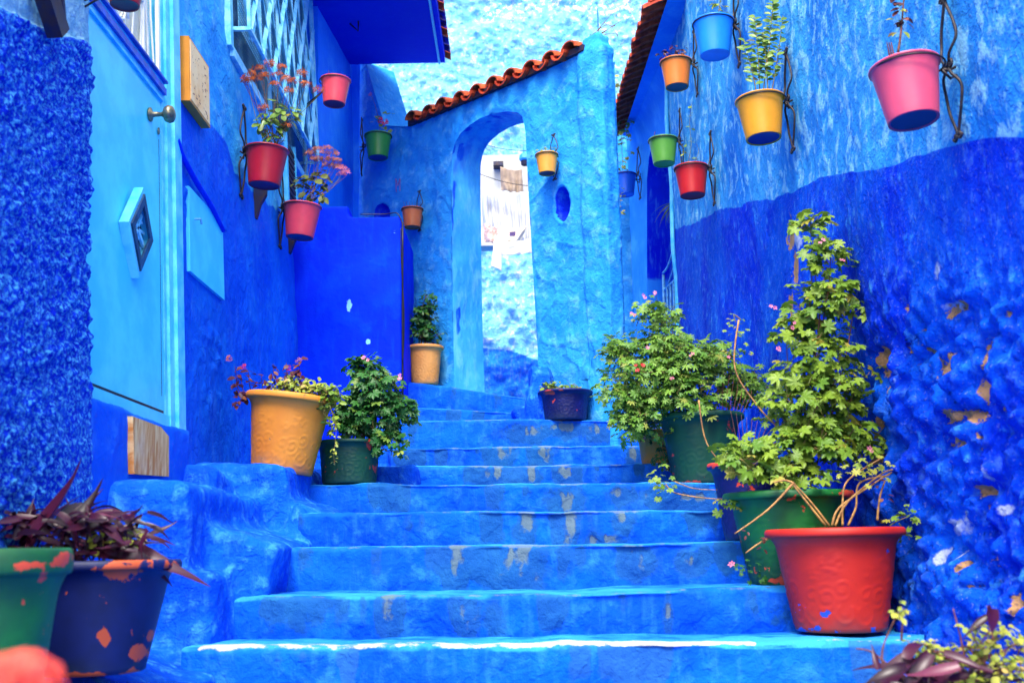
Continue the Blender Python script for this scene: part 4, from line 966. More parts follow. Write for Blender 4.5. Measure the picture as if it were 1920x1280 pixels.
def lm_flower(pet=5, w=0.2, seed=0):
    m = MB(); rs = random.Random(seed)
    for i in range(pet):
        a = 2*PI*i/pet+rs.uniform(-.15, .15); c, s = math.cos(a), math.sin(a); P = []
        for (x, y, z) in ((0, .05, 0), (-w, .32, .12), (0, .36, .06), (w, .32, .12), (0, .55, .10)): P.append((x*c-y*s, x*s+y*c, z))
        m.add(P, [(0, 2, 1), (0, 3, 2), (1, 2, 4), (2, 3, 4)])
    return m
def fmesh(mb, name, mat, smooth=True):
    me = mb.mesh(name, smooth); me.materials.append(mat); return me
def rotm(nrm, tip):
    z = Vector(nrm).normalized(); y = Vector(tip); y = y-z*y.dot(z)
    if y.length < 1e-4: y = z.orthogonal()
    y.normalize(); x = y.cross(z); return Matrix((x, y, z)).transposed()
def put(me, parent, pos, nrm, tip, size, name='leaf'):
    o = bpy.data.objects.new(name, me); COL.objects.link(o); o.parent = parent
    R = rotm(nrm, tip); 
    o.matrix_local = Matrix.Translation(Vector(pos)-wloc(parent)) @ R.to_4x4() @ Matrix.Diagonal((size, size, size, 1)); return o
class Fol:
    """many small leaves as one mesh"""
    def __init__(s): s.V = []; s.F = []; s.n = 0
    def add(s, mb, pos, nrm, tip, size):
        R = np.array(rotm(nrm, tip))*size; A = np.array(mb.v, float)@R.T+np.array(pos); s.V.append(A); s.F += [tuple(i+s.n for i in f) for f in mb.f]; s.n += len(A)
    def build(s, name, mat, parent, kind='stuff'):
        if not s.V: return
        V = np.concatenate(s.V)-np.array(wloc(parent)); me = bpy.data.meshes.new(name); me.from_pydata(V.tolist(), [], s.F); shade(me, True); o = link(name, me, parent, mat)
        if kind: o['kind'] = kind
        return o
M_g1 = leafmat('geranium_leaf', srgb(140,166,50), srgb(86,128,36), srgb(166,156,60))
M_g2 = leafmat('geranium_leaf_dark', srgb(58,116,44), srgb(30,84,34), srgb(110,140,50))
M_g3 = leafmat('scented_leaf', srgb(128,166,58), srgb(74,126,42), srgb(150,158,70))
M_gy = leafmat('yellow_green_leaf', srgb(186,182,70), srgb(120,150,50), srgb(200,170,90))
M_succ = leafmat('succulent_leaf', srgb(134,160,60), srgb(92,132,50), srgb(170,140,60), 0.35)
M_purp = leafmat('purple_leaf', srgb(72,22,48), srgb(26,8,22), srgb(116,54,76), 0.35, 0.12)
M_rust = leafmat('rust_leaf', srgb(110,50,44), srgb(70,34,50), srgb(150,90,60))
M_fpink = leafmat('pink_petal', srgb(236,150,170), srgb(222,110,140), srgb(240,190,200), 0.6)
M_fred = leafmat('red_petal', srgb(226,50,60), srgb(200,30,50), None, 0.6)
M_fdry = leafmat('dried_orange_floret', srgb(216,112,44), srgb(180,80,36), srgb(226,160,90), 0.7)
M_fdry2 = leafmat('dried_pink_floret', srgb(206,130,100), srgb(160,92,70), srgb(220,120,130), 0.7)
M_stem = simple('green_stem', srgb(96,110,44), 0.6, 0.3, 40, 0.0006, col2=srgb(120,84,44))
M_twig = simple('tan_twig', srgb(186,138,72), 0.6, 0.25, 40, 0.0008, col2=srgb(130,90,50))
M_dry = simple('brown_twig', srgb(120,72,54), 0.7, 0.3, 40, 0.0008)
PAL = [lm_palmate(7, .38, 1), lm_palmate(7, .46, 2), lm_palmate(5, .42, 3), lm_palmate(7, .32, 4)]
SCN = [lm_palmate(7, .58, 5), lm_palmate(5, .62, 6), lm_palmate(7, .5, 7)]
OV = [lm_oval(.34, .12), lm_oval(.3, .22), lm_oval(.42, .08)]
LAN = [lm_lance(.11, .2, .6), lm_lance(.10, .5, .5), lm_lance(.12, .8, .4, twist=.5), lm_lance(.105, -.25, .7)]
STRAP = [lm_lance(.03, .9, .4), lm_lance(.028, 1.2, .4), lm_lance(.032, .6, .4)]
FL = [lm_flower(5, .2, 1), lm_flower(5, .16, 2)]; FST = [lm_flower(4, .08, 3), lm_flower(5, .10, 4)]
_mc = {}
def cm(mb, mat):
    k = (id(mb), mat.name)
    if k not in _mc: _mc[k] = fmesh(mb, 'leaf_blade', mat)
    return _mc[k]
def rv(rs):
    v = Vector((rs.gauss(0, 1), rs.gauss(0, 1), rs.gauss(0, 1))); return v.normalized()
def tips_in(ells, n, rs):
    """shoot tips spread through the crown, thicker towards its skin and lumpy in outline"""
    out = []; W = [e[2]*e[3] for e in ells]
    for i in range(n):
        cx, cy, rx, ry, D = rs.choices(ells, W)[0][:5]; c = at(cx, cy, D); s = D/FPX
        d = rv(rs); f = rs.uniform(0.35, 1.0)**0.6*(0.88+0.3*mnoise.noise(c*3+d*1.7))
        out.append((c+Vector((d.x*rx*s, d.y*min(rx, 70)*s*0.9, d.z*ry*s))*f, d))
    return out
def crown(root, ells, ntip, per, size, tmpl, mat, seed, org, nobj=240, spread=0.045, stems=8, stemmat=None, upw=0.75, stemr=0.004, facing=0.35):
    rs = random.Random(seed); tips = tips_in(ells, ntip, rs); L = []
    for p, d in tips:
        for k in range(rs.randint(max(1, per-2), per+2)):
            q = rv(rs); q.z = q.z*0.6+0.15; pos = p+q*spread*rs.uniform(.35, 1.1)
            n = (d*0.35+Vector((0, 0, upw))+Vector((0, -facing, 0))+rv(rs)*0.55).normalized(); L.append((pos, n, q, size*rs.uniform(.45, 1.3), rs.randrange(len(tmpl))))
    L.sort(key=lambda a: a[0].y)
    for pos, n, q, s, t in L[:nobj]: put(cm(tmpl[t], mat), root, pos, n, q, s)
    f = Fol()
    for pos, n, q, s, t in L[nobj:]: f.add(tmpl[t], pos, n, q, s)
    f.build('foliage', mat, root)
    pet = MB()
    for pos, n, q, s, t in L[::2]:
        c = min(tips, key=lambda a: (a[0]-pos).length_squared)[0]; pet.tube([c-Vector((0, 0, .015)), pos], 0.0011, 3, cap=False)
    o = pet.build('petioles', M_stem, root); o['kind'] = 'stuff'
    sm = stemmat or M_stem; sel = tips[:]; rs.shuffle(sel)
    for p, d in sel[:stems]:
        o_ = org+Vector((rs.uniform(-.04, .04), rs.uniform(-.04, .04), 0)); mid = o_.lerp(p, .5)+Vector((rs.uniform(-.03, .03), rs.uniform(-.03, .03), .04)); m = MB()
        pts = crom([o_, mid, p], 7); m.tube(pts, list(np.linspace(stemr, stemr*.45, len(pts))), 6); m.build('stem', sm, root, smooth=True)
    tw = MB()
    for p, d in sel[stems:stems+40]:
        o_ = org.lerp(p, rs.uniform(.2, .6))+rv(rs)*0.02; pts = crom([o_, o_.lerp(p, .6)+rv(rs)*.02, p], 4); tw.tube(pts, 0.0016, 4, cap=False)
    o = tw.build('twigs', sm, root, smooth=True); o['kind'] = 'stuff'
def flowers(root, pts, D, size, mat, seed=1, n=2, tm=FL, name='flower'):
    rs = random.Random(seed)
    for px, py in pts:
        f = Fol(); c = at(px, py, D)
        for k in range(n): f.add(rs.choice(tm), c+rv(rs)*size*.7, Vector((rs.uniform(-.4, .4), -1, rs.uniform(0, .9))), rv(rs), size*rs.uniform(.8, 1.2))
        f.build(name, mat, root, None)
def twig(root, pts, D, r=0.003, mat=None, name='twig', k=6, dz=None):
    P = [at(x, y, d if d else D) for x, y, d in [(p+(None,))[:3] for p in pts]]; m = MB(); q = crom(P, k); m.tube(q, list(np.linspace(r, r*.5, len(q))), 6); m.build(name, mat or M_twig, root, smooth=True); return q
def tuft(root, px, py, D, n, size, tm, mat, seed, spread=0.02, obj=True):
    rs = random.Random(seed); c = at(px, py, D)
    f = Fol()
    for i in range(n):
        q = rv(rs); pos = c+q*spread; nn = (q*.4+Vector((0, -.5, .8))+rv(rs)*.4)
        if obj: put(cm(rs.choice(tm), mat), root, pos, nn, q, size*rs.uniform(.7, 1.2))
        else: f.add(rs.choice(tm), pos, nn, q, size*rs.uniform(.7, 1.2))
    f.build('foliage', mat, root)

# ---- right-hand row, front to back
r, R, H = planter('potted_plant', 'large red pot with raised flower scrolls and bare tan stems at the front right', 1568, 990, 256, 1187, 3.86, M_pr, 'pots on the steps', seed=2, chips=[(1545,1150,14,8),(1510,1180,30,5),(1640,1180,16,8),(1530,1178,10,6)], bcx=1578)
org = at(1580, 995, 3.9)
for P in ([(1555,985),(1520,940),(1488,905)], [(1488,905),(1440,955),(1378,1000)], [(1560,985),(1575,950),(1640,905),(1672,885)], [(1566,985),(1590,940),(1650,890),(1674,880)], [(1590,985),(1605,950),(1612,905),(1668,890)], [(1580,985),(1580,940),(1590,900),(1650,860)], [(1645,975),(1650,930),(1660,900)], [(1505,1000),(1440,1010),(1398,1036)], [(1488,905),(1470,900),(1450,905)], [(1548,985),(1500,925),(1485,905)]):
    twig(r, P, 3.86, 0.0048, M_twig, 'stem')
for x, y in ((1608,875),(1630,862),(1650,880),(1596,890),(1642,900)): tuft(r, x, y, 3.85, 6, .034, PAL, M_gy, x, .03)
for x, y in ((1700,968),(1718,955),(1690,955),(1703,1012),(1680,985),(1712,975)): tuft(r, x, y, 3.78, 3, .036, PAL, M_g1, x, .02)
twig(r, [(1668,985),(1685,975),(1718,962)], 3.8, .002, M_stem, 'stem'); twig(r, [(1685,980),(1700,1000),(1706,1012)], 3.8, .002, M_stem, 'stem')
for x, y in ((1432,1025),(1440,1012),(1400,1000),(1645,905),(1660,930)): tuft(r, x, y, 3.84, 3, .02, OV, M_rust, y, .012)

r, R, H = planter('potted_plant', 'green pot behind the red one, holding the tallest light green geranium', 1495, 922, 238, 1098, 4.24, M_pg, 'pots on the steps', seed=5, chips=[(1585,925,24,8),(1450,1090,14,6)], bcx=1488)
crown(r, [(1530,425,26,28,4.25),(1540,480,52,40,4.25),(1550,560,66,50,4.22),(1520,610,72,50,4.2),(1535,690,88,60,4.2),(1520,770,96,60,4.2),(1500,850,110,50,4.15),(1390,860,50,34,4.1),(1600,800,36,70,4.2),(1470,900,90,24,4.1)],
      210, 6, .070, PAL, M_g1, 21, at(1500, 915, 4.24), 260, .05, 12, M_dry)
flowers(r, [(1448,580),(1461,655),(1540,455),(1490,610),(1636,840),(1583,485)], 4.1, .018, M_fpink, 3)
twig(r, [(1385,600),(1378,690),(1420,760),(1465,810),(1475,840)], 4.2, .004, M_twig, 'stem'); twig(r, [(1310,750),(1325,830),(1370,880),(1440,905)], 4.3, .0035, M_twig, 'stem')
twig(r, [(1248,908),(1270,925),(1345,935),(1385,930)], 4.3, .003, M_twig, 'stem'); twig(r, [(1260,900),(1300,915),(1345,918)], 4.3, .0025, M_twig, 'stem')
for x, y in ((1240,888),(1225,900),(1250,905),(1238,915)): tuft(r, x, y, 4.3, 6, .036, PAL, M_g1, x, .03)
for x, y in ((1362,935),(1372,945),(1350,940)): tuft(r, x, y, 4.2, 3, .045, PAL, M_g1, x, .02)
for x, y in ((1395,1072),(1408,1066),(1415,1078)): tuft(r, x, y, 4.12, 7, .028, SCN, M_g2, x, .03)
flowers(r, [(1373,1062)], 4.1, .018, M_fpink, 9)
twig(r, [(1390,600),(1376,590),(1380,605)], 4.2, .003, M_stem, 'stem')
for x, y in ((1380,600),(1372,625),(1392,612),(1384,645),(1368,655),(1396,668)): tuft(r, x, y, 4.25, 5, .026, PAL, M_g1, x, .025)

r, R, H = planter('potted_plant', 'narrow navy pot half hidden between the two green pots on the right', 1388, 868, 150, 1012, 4.62, M_pn2, 'pots on the steps', seed=7, chips=[(1328,868,20,7)], bcx=1410)
tuft(r, 1390, 850, 4.62, 12, .04, PAL, M_g2, 4, .06); 
for i in range(9): twig(r, [(1390+i*4,868),(1380+i*7,820),(1370+i*10,770+i*4)], 4.62, .002, M_dry, 'stem')

r, R, H = planter('potted_plant', 'dark green pot under a dense bushy pink-flowered geranium on the right', 1322, 778, 166, 906, 5.55, M_pgd, 'pots on the steps', seed=9, bcx=1318, chips=[(1290,905,20,4)])
crown(r, [(1232,590,36,26,5.5),(1235,640,62,44,5.5),(1270,680,92,52,5.45),(1225,720,78,56,5.4),(1290,740,72,48,5.4),(1205,785,58,44,5.4),(1165,740,30,44,5.4),(1160,668,22,34,5.5),(1345,690,46,46,5.6),(1390,730,50,50,5.7),(1330,655,30,22,5.6)],
      440, 7, .058, SCN, M_g3, 33, at(1310, 775, 5.55), 290, .055, 10)
flowers(r, [(1206,557),(1226,553),(1186,588),(1212,655),(1297,667),(1362,668),(1262,712)], 5.2, .018, M_fpink, 5)
flowers(r, [(1195,690),(1204,690)], 5.2, .022, M_fred, 6)
for i in range(8): twig(r, [(1350+i*6,775),(1345+i*9,740),(1352+i*8,690+i*6)], 5.5, .0022, M_dry, 'stem')
r, R, H = planter('potted_plant', 'ochre pot tucked behind the dark green pot, its plant trailing down the steps', 1235, 808, 92, 900, 5.95, M_po, 'pots on the steps', seed=11, bcx=1240)
crown(r, [(1190,770,38,40,5.8),(1200,800,30,26,5.8),(1255,850,20,40,5.6),(1160,655,18,30,5.8),(1148,700,22,14,5.8)], 100, 6, .044, SCN, M_g2, 44, at(1235, 805, 5.95), 160, .04, 5)
flowers(r, [(1212,822)], 5.5, .02, M_fpink, 8)
# ---- navy bowl at the doorway
r, R, H = planter('potted_plant', 'low navy bowl of small green plants by the arched wall corner', 1061, 734, 103, 785, 6.98, M_pn2, 'pots on the steps', seed=13, basef=.72, chips=[(1030,735,10,4),(1052,732,8,3)])
crown(r, [(1035,725,24,9,6.95),(1060,728,30,6,6.95)], 26, 5, .03, OV, M_g1, 52, at(1061, 735, 6.98), 110, .03, 4)
twig(r, [(1065,735),(1068,720),(1062,712)], 6.98, .0015, M_stem, 'stem'); 
# ---- orange pot left of the doorway
r, R, H = planter('potted_plant', 'pale orange pot with a small bushy shrub left of the doorway', 797, 650, 70, 719, 8.1, M_po2, 'pots on the steps', seed=15, basef=.68)
crown(r, [(795,625,30,22,8.05),(798,590,22,26,8.05),(805,560,14,12,8.05),(785,600,16,20,8.05)], 95, 6, .04, OV, M_g2, 61, at(797, 648, 8.1), 200, .045, 8, M_dry)
# ---- big ochre urn on the ledge, leaning
r, R, H = planter('potted_plant', 'big ochre urn with raised swirls leaning on the left ledge', 538, 742, 168, 884, 5.2, M_po, 'pots on the steps', seed=17, bcx=528, basef=.66, tilt=(0.02, 0.115))
f = Fol(); rs = random.Random(3)
crown(r, [(560,722,44,14,5.15),(590,735,34,14,5.12),(520,728,30,12,5.15)], 60, 6, .026, OV, M_gy, 71, at(545, 735, 5.2), 150, .03, 3)
crown(r, [(625,745,22,26,5.1),(622,775,14,30,5.08),(608,740,20,12,5.1)], 30, 6, .030, OV, M_g1, 72, at(600, 745, 5.15), 90, .03, 3)
for (x, y, h) in ((441,705,60),(465,712,50),(512,700,46),(537,698,30),(560,690,36),(490,722,20),(452,722,18)):
    twig(r, [(x+8,735),(x+3,(y+735)/2),(x,y-18)], 5.15, .0025, M_rust, 'stem')
    for k in range(4): tuft(r, x+2+rs.uniform(-5, 5), y-12+k*11, 5.13, 3, .034, OV, M_rust, x+k, .014)
for (x, y, mt) in ((457,688,M_fred),(540,690,M_fred),(560,676,M_fdry2),(430,672,M_fdry)): flowers(r, [(x, y)], 5.12, .016, mt, x, 9, FST, 'flower')
for k in range(7): tuft(r, 443+rs.uniform(-6, 8), 735+k*4, 5.1, 2, .03, OV, M_rust, k, .012)
twig(r, [(618,760),(630,800),(626,850),(628,872)], 5.05, .002, M_stem, 'stem')
for k in range(14): tuft(r, 626+rs.uniform(-3, 4), 790+k*6, 5.04, 2, .018, OV, M_gy, k+50, .008)
# ---- green pot on the left
r, R, H = planter('potted_plant', 'dark green pot with a bushy geranium beside the leaning ochre urn', 655, 828, 132, 905, 5.42, M_pgd, 'pots on the steps', seed=19, basef=.74, chips=[(696,830,12,6)])
crown(r, [(688,690,34,22,5.45),(700,735,58,36,5.42),(712,785,46,40,5.35),(672,775,44,36,5.4),(730,830,24,24,5.3),(745,770,20,30,5.4),(645,800,30,20,5.4)],
      180, 6, .060, PAL, M_g2, 81, at(660, 826, 5.42), 280, .05, 8, M_dry)
flowers(r, [(685,673),(747,706)], 5.2, .022, M_fpink, 10, 3); tuft(r, 752, 850, 5.25, 6, .03, OV, M_gy, 5, .02)
# ---- front left pots
r, R, H = planter('potted_plant', 'chipped navy pot full of dark purple strap leaves at the bottom left', 196, 1050, 300, 1268, 2.98, M_pn, 'pots on the steps', seed=23, basef=.62, bcx=172, embo=False,
                  chips=[(240,1045,34,7),(215,1068,18,14),(330,1058,10,6),(262,1222,22,12),(196,1195,9,16),(285,1190,12,10),(160,1265,60,6),(250,1262,30,8)])
rs = random.Random(31); base = at(150, 1030, 2.98)
big = [((60,1010),(50,880)),((110,985),(185,885)),((150,1000),(235,945)),((130,1000),(160,905)),((60,1030),(30,905)),((190,1010),(190,935)),((240,1035),(262,985)),((210,1025),(300,1028)),((170,1030),(320,1036)),((90,1000),(75,920)),((40,1020),(18,950)),((130,1010),(100,930)),((205,1030),(250,995)),((245,1030),(305,1018)),((60,1010),(110,900))]
for (b_, t_) in big:
    a = at(b_[0], b_[1], 2.95+rs.uniform(-.05, .05)); c = at(t_[0], t_[1], 2.9+rs.uniform(-.1, .1)); v = c-a
    put(cm(rs.choice(LAN), M_purp), r, a, Vector((rs.uniform(-.6, .6), -.7, .6)), v, v.length*1.25)
for i in range(170):
    a = at(rs.uniform(10, 285)**1.0, rs.uniform(960, 1040), 2.98+rs.uniform(-.12, .15)); v = Vector((rs.uniform(-1, 1), rs.uniform(-.9, .5), rs.uniform(-.1, .9)))
    if a.x > at(200,1000,2.98).x: v.z *= .4
    put(cm(rs.choice(LAN), M_purp), r, a, Vector((rs.uniform(-.6, .6), -.5, .8)), v, rs.uniform(.06, .13))
for i in range(14): tuft(r, rs.uniform(170, 260), rs.uniform(1000, 1030), 2.95, 3, .022, OV, M_gy, i, .015)
for i in range(8): x = rs.uniform(60, 240); twig(r, [(x, 1040), (x+rs.uniform(-30, 30), 1000), (x+rs.uniform(-50, 50), 985)], 2.96, .003, M_twig if i % 3 == 0 else M_purp, 'stem')
r, R, H = planter('potted_plant', 'green pot with chipped orange rim at the left frame edge', -72, 1030, 352, 1330, 2.42, M_pg, 'pots on the steps', seed=27, basef=.6, embo=False, chips=[(115,1050,22,16),(60,1058,30,8),(20,1050,22,5),(80,1085,8,12)], zbase=-0.66)
# blurred coral blossom very close to the lens
cr = at(30, 1500, .82); root = empty('flowering_plant', (cr.x, cr.y, -0.66), 'coral red blossom very near and out of focus in the bottom left corner', 'flower')
m = MB(); m.lathe([(0.001,0),(.05,0),(.07,.14),(.075,.145),(.078,.16),(.07,.16),(.062,.13)], 28, (cr.x, cr.y, -.66)); m.build('pot', M_pr, root, smooth=True)
bc = at(28, 1284, .8); m = MB(); m.tube(crom([(cr.x, cr.y, -.54), (cr.x+.01, cr.y, -.35), tuple(bc)]), .004, 6); m.build('stem', M_stem, root, smooth=True)
f = Fol(); rs = random.Random(5); M_cor = leafmat('coral_petal', srgb(240,96,76), srgb(232,70,60), None, .6)
for i in range(90):
    d = rv(rs); f.add(rs.choice(FL), bc+Vector((d.x*.030, d.y*.022, d.z*.020)), d+Vector((0,-.3,0)), rv(rs), .018)
f.build('blossom', M_cor, root, None)
# ---- front right: purple and yellow-green
cr = at(1830, 1320, 2.62); root = empty('potted_plant', (cr.x, cr.y, -0.66), 'low tub of purple strap leaves and yellow-green sprigs at the bottom right corner', 'potted plant', 'pots on the steps')
m = MB(); m.lathe([(0.001,0),(.15,0),(.2,.16),(.225,.17),(.225,.19),(.2,.19),(.18,.15)], 48, (cr.x, cr.y, -.66)); m.build('pot', M_pn2, root, smooth=True)
m = MB(); m.lathe([(.0005,.165),(.19,.16)], 24, (cr.x, cr.y, -.66)); m.build('soil', M_soil, root)
rs = random.Random(77)
lay = [((1710,1230),(1590,1262)),((1730,1270),(1620,1275)),((1700,1235),(1690,1150)),((1745,1225),(1735,1205)),((1790,1260),(1735,1180)),((1800,1250),(1765,1200)),((1700,1250),(1640,1240)),((1770,1225),(1770,1185)),((1740,1275),(1680,1170)),((1860,1140),(1900,1130)),((1855,1155),(1838,1130)),((1850,1270),(1900,1235)),((1780,1275),(1840,1240)),((1690,1275),(1600,1278))]
for b_, t_ in lay:
    a = at(b_[0], b_[1], 2.5+rs.uniform(-.05, .05)); c = at(t_[0], t_[1], 2.45+rs.uniform(-.06, .06)); v = c-a
    put(cm(rs.choice(LAN), M_purp), root, a, Vector((rs.uniform(-.5, .5), -.7, .6)), v, v.length*1.05)
for i in range(40):
    a = at(rs.uniform(1640, 1900), rs.uniform(1255, 1330), 2.6+rs.uniform(-.12, .12)); put(cm(rs.choice(LAN), M_purp), root, a, Vector((rs.uniform(-.5, .5), -.5, .7)), Vector((rs.uniform(-1, 1), rs.uniform(-.6, .5), rs.uniform(0, .8))), rs.uniform(.06, .12))
crown(root, [(1870,1215,60,44,2.6),(1800,1235,50,34,2.62),(1740,1215,30,26,2.6),(1880,1265,60,34,2.55),(1790,1275,60,24,2.6)], 95, 5, .019, OV, M_gy, 91, at(1830, 1290, 2.62), 290, .022, 6, M_dry, stemr=.003)
for P in ([(1660,1270),(1655,1215),(1690,1135)],[(1700,1280),(1640,1225),(1605,1215)],[(1810,1240),(1800,1190),(1787,1140)],[(1690,1200),(1692,1165),(1694,1140)],[(1862,1200),(1858,1160),(1850,1135)]):
    twig(root, P, 2.58, .003, M_dry, 'stem')
for x, y in ((1692,1135),(1685,1150),(1815,1175),(1880,1178),(1900,1190)): tuft(root, x, y, 2.56, 6, .018, OV, M_gy, x, .014)

# ------------------------------------------------------------ wall pots on iron brackets
def bracket(label, wp, n, rimc, R, s=1.0):
    """wp: point on the wall at rim height; n: wall normal; pot ring centre rimc"""
    n = Vector(n).normalized(); t = Vector((0, 0, 1)).cross(n); root = empty('pot_bracket', wp, label, 'wall bracket', 'iron pot brackets on the walls')
    def L(a, z, o=0.014): return Vector(wp)+t*(a*s)+Vector((0, 0, z*s))+n*(o*1.0)
    for sg in (-1, 1):
        for vz in (-1, 1):
            m = MB(); P = crom([L(.006*sg, .0*vz, .022), L(.030*sg, .035*vz, .03), L(.058*sg, .085*vz), L(.044*sg, .15*vz), L(.012*sg, .215*vz), L(.006*sg, .24*vz)], 5); m.tube(P, .0052*s, 6); m.build('curved_bar', M_iron, root, smooth=True)
            m = MB(); P = [L(sg*(.016+.016*(1-q)*math.cos(q*8)), vz*(.243+.016*(1-q)*math.sin(q*8)), .016) for q in np.linspace(0, .85, 14)]; m.tube(P, .0052*s, 5); m.build('scroll', M_iron, root, smooth=True)
        m = MB(); P = [L(sg*(.022+.020*(1-q)*math.cos(PI+q*9)), (.02*(1-q)*math.sin(q*9)), .026) for q in np.linspace(0, .85, 16)]; m.tube(P, .0052*s, 5); m.build('scroll', M_iron, root, smooth=True)
    m = MB(); rc = Vector(rimc)-Vector((0, 0, .012)); rr = R*.985; P = [rc+Vector((rr*math.cos(a), rr*math.sin(a), 0)) for a in np.linspace(0, 2*PI, 33)]; m.tube(P, .0035*s, 5); m.build('ring', M_iron, root, smooth=True)
    d = (rc-Vector(wp)); d.z = 0; dist = d.length-rr; d.normalize()
    for dz in (0.0, -.03*s):
        m = MB(); m.tube([L(0, dz/s, .0), Vector((wp[0], wp[1], rc.z+dz))+d*.02, rc-d*(rr) + Vector((0, 0, 0 if dz == 0 else 0.002))], .0052*s, 5); m.build('arm', M_iron, root, smooth=True)
    return root
def hangpot(label, px, py, w, coat, side, off=0.17, under=None, tiltx=0.0, tilty=0.0, brk=True, blabel=None, hf=0.86, P=None, wallp=None, wn=None):
    if P is None:
        P = onright(px, py, off) if side == 'R' else onleft(px, py, off) if side == 'L' else onarch(px, py, off)
    depth = P.dot(_f); R = w/2*depth/FPX; H = 2*R*hf
    root = empty('hanging_pot', P-Vector((0, 0, H)), label, 'flower pot', 'pots hung on the walls'); ROT = (tiltx, tilty, 0)
    m = MB(); b = .70; m.lathe([(R*b*.9, .004), (R*b, .0), (R*b*1.01, .004), (R*(b+.245*.15), H*.15), (R*(b+.245*.155), H*.16), (R*(b+.245*.28), H*.28), (R*(b+.245*.283), H*.286), (R*(b+.245*.5), H*.5), (R*(b+.245*.9), H*.9), (R*.955, H*.955), (R*.985, H*.957), (R*1.005, H*.968), (R*1.005, H*.99), (R*.985, H), (R*.95, H*.998), (R*.93, H*.98), (R*.88, H*.8)], 56)
    m.build('pot', coat, root, world=False, smooth=True).rotation_euler = ROT
    m = MB(); m.lathe([(.0005, .009), (R*b*.6, .008), (R*b*.92, .005)], 40); m.build('pot_base', under or coat, root, world=False, smooth=True).rotation_euler = ROT
    m = MB(); m.lathe([(.0005, H*.9), (R*.5, H*.9), (R*.91, H*.88)], 24); m.build('soil', M_soil, root, world=False).rotation_euler = ROT
    if brk:
        if side == 'R': wp = Vector((XR(P.y)-.012, P.y+.02, P.z)); n = (-1, -.018, 0)
        elif side == 'L': wp = Vector((XL(P.y, P.z)+.012, P.y+.02, P.z)); n = (1, 0, 0)
        else: wp = P-AWN*(off-.02); n = AWN
        if wallp is not None: wp = Vector(wallp); n = wn
        bracket(blabel, wp, n, P, R, min(1.15, max(.6, R/.115)))
    return root, P, R
def plastic(name, c, dark=None): return simple(name, c, 0.38, 0.05, 9, 0.0003, 0.45, col2=dark or tuple(x*.88 for x in c[:3])+(1,))
P_pink = plastic('pink_plastic', srgb(222,80,104)); P_yel = plastic('yellow_plastic', srgb(226,150,24)); P_blu = plastic('sky_blue_plastic', srgb(28,140,226)); P_org = plastic('orange_plastic', srgb(228,122,40))
P_red = plastic('red_plastic', srgb(190,28,26)); P_grn = plastic('lime_green_plastic', srgb(92,160,56)); P_lbl = plastic('pale_blue_plastic', srgb(20,96,214)); P_yo = plastic('amber_plastic', srgb(236,160,58)); P_cop = plastic('copper_plastic', srgb(206,106,50))
P_grn2 = plastic('green_plastic', srgb(46,130,52)); P_dred = plastic('crimson_plastic', srgb(176,24,38)); P_pk2 = plastic('coral_pink_plastic', srgb(232,72,84)); P_maroon = plastic('maroon_underside', srgb(120,30,60)); P_und = plastic('teal_underside_shade', srgb(20,70,96)); P_undb = plastic('blue_pot_and_underside_shade', srgb(14,30,120))  # teal and blue undersides: shade and bounced blue put into the colour

h, P, R = hangpot('large pink pot hung highest at the right on the light blue wall', 1703, 122, 130, P_pink, 'R', under=P_und, tiltx=-.06, tilty=-.05, blabel='black scroll bracket holding the pink pot at the far right')
D = P.y; twig(h, [(1684,98),(1690,55),(1696,-20)], D, .0045, M_dry, 'stem')
for k in range(12): tuft(h, 1690+random.uniform(-8, 10), 60-k*7, D, 3, .026, OV, M_rust if k % 3 else M_gy, k, .012)
for x in (1676,1668,1672): twig(h, [(x,105),(x-3,90),(x-5,80)], D, .003, M_rust, 'stem')
h, P, R = hangpot('yellow pot with tall upright leafy stems on the right wall', 1427, 186, 92, P_yel, 'R', under=P_undb, tiltx=-.03, tilty=-.03, blabel='black scroll bracket beside the yellow pot')
D = P.y; rs = random.Random(8)
for (x0, y0, x1, y1, n) in ((1425,180,1414,30,16),(1430,178,1450,0,18),(1420,182,1394,75,10),(1440,176,1430,60,14),(1446,178,1468,30,14)):
    twig(h, [(x0, y0), ((x0+x1)/2+2, (y0+y1)/2), (x1, y1)], D, .0028, M_stem, 'stem')
    for k in range(n*2):
        t = .22+.78*k/(n*2); q = at(x0+(x1-x0)*t+rs.uniform(-3, 3), y0+(y1-y0)*t, D+rs.uniform(-.015, .015)); dv = Vector(((-1 if k % 2 else 1), rs.uniform(-.7, .3), .85)); put(cm(OV[k % 2], M_succ), h, q, Vector((0, -.8, .5))+rv(rs)*.3, dv, rs.uniform(.030, .048))
h, P, R = hangpot('sky blue pot near the top edge, left of the yellow one', 1337, 42, 78, P_blu, 'R', under=P_blu, tiltx=.02, blabel='black scroll bracket beside the sky blue pot at the top')
D = P.y
for k in range(4): tuft(h, 1350+random.uniform(-8, 8), 30-k*9, D, 6, .036, OV, M_gy, k, .025)
twig(h, [(1346,40),(1348,20),(1352,-5)], D, .003, M_stem, 'stem')
h, P, R = hangpot('orange pot with a dark succulent rosette below the red eave', 1267, 116, 60, P_org, 'R', under=P_und, blabel='thin black bracket beside the orange pot with rosette')
D = P.y
for k in range(9): tuft(h, 1240+k*5, 100+random.uniform(-10, 6), D, 5, .032, OV, M_rust if k % 2 else M_purp, k, .02)
h, P, R = hangpot('red pot with a climbing tendril on the right wall', 1296, 314, 65, P_red, 'R', tiltx=-.02, blabel='thin black bracket beside the red pot on the right wall')
D = P.y; twig(h, [(1290,308),(1296,270),(1293,230),(1297,195)], D, .0018, M_stem, 'stem'); twig(h, [(1300,308),(1310,285),(1306,270)], D, .0015, M_stem, 'stem')
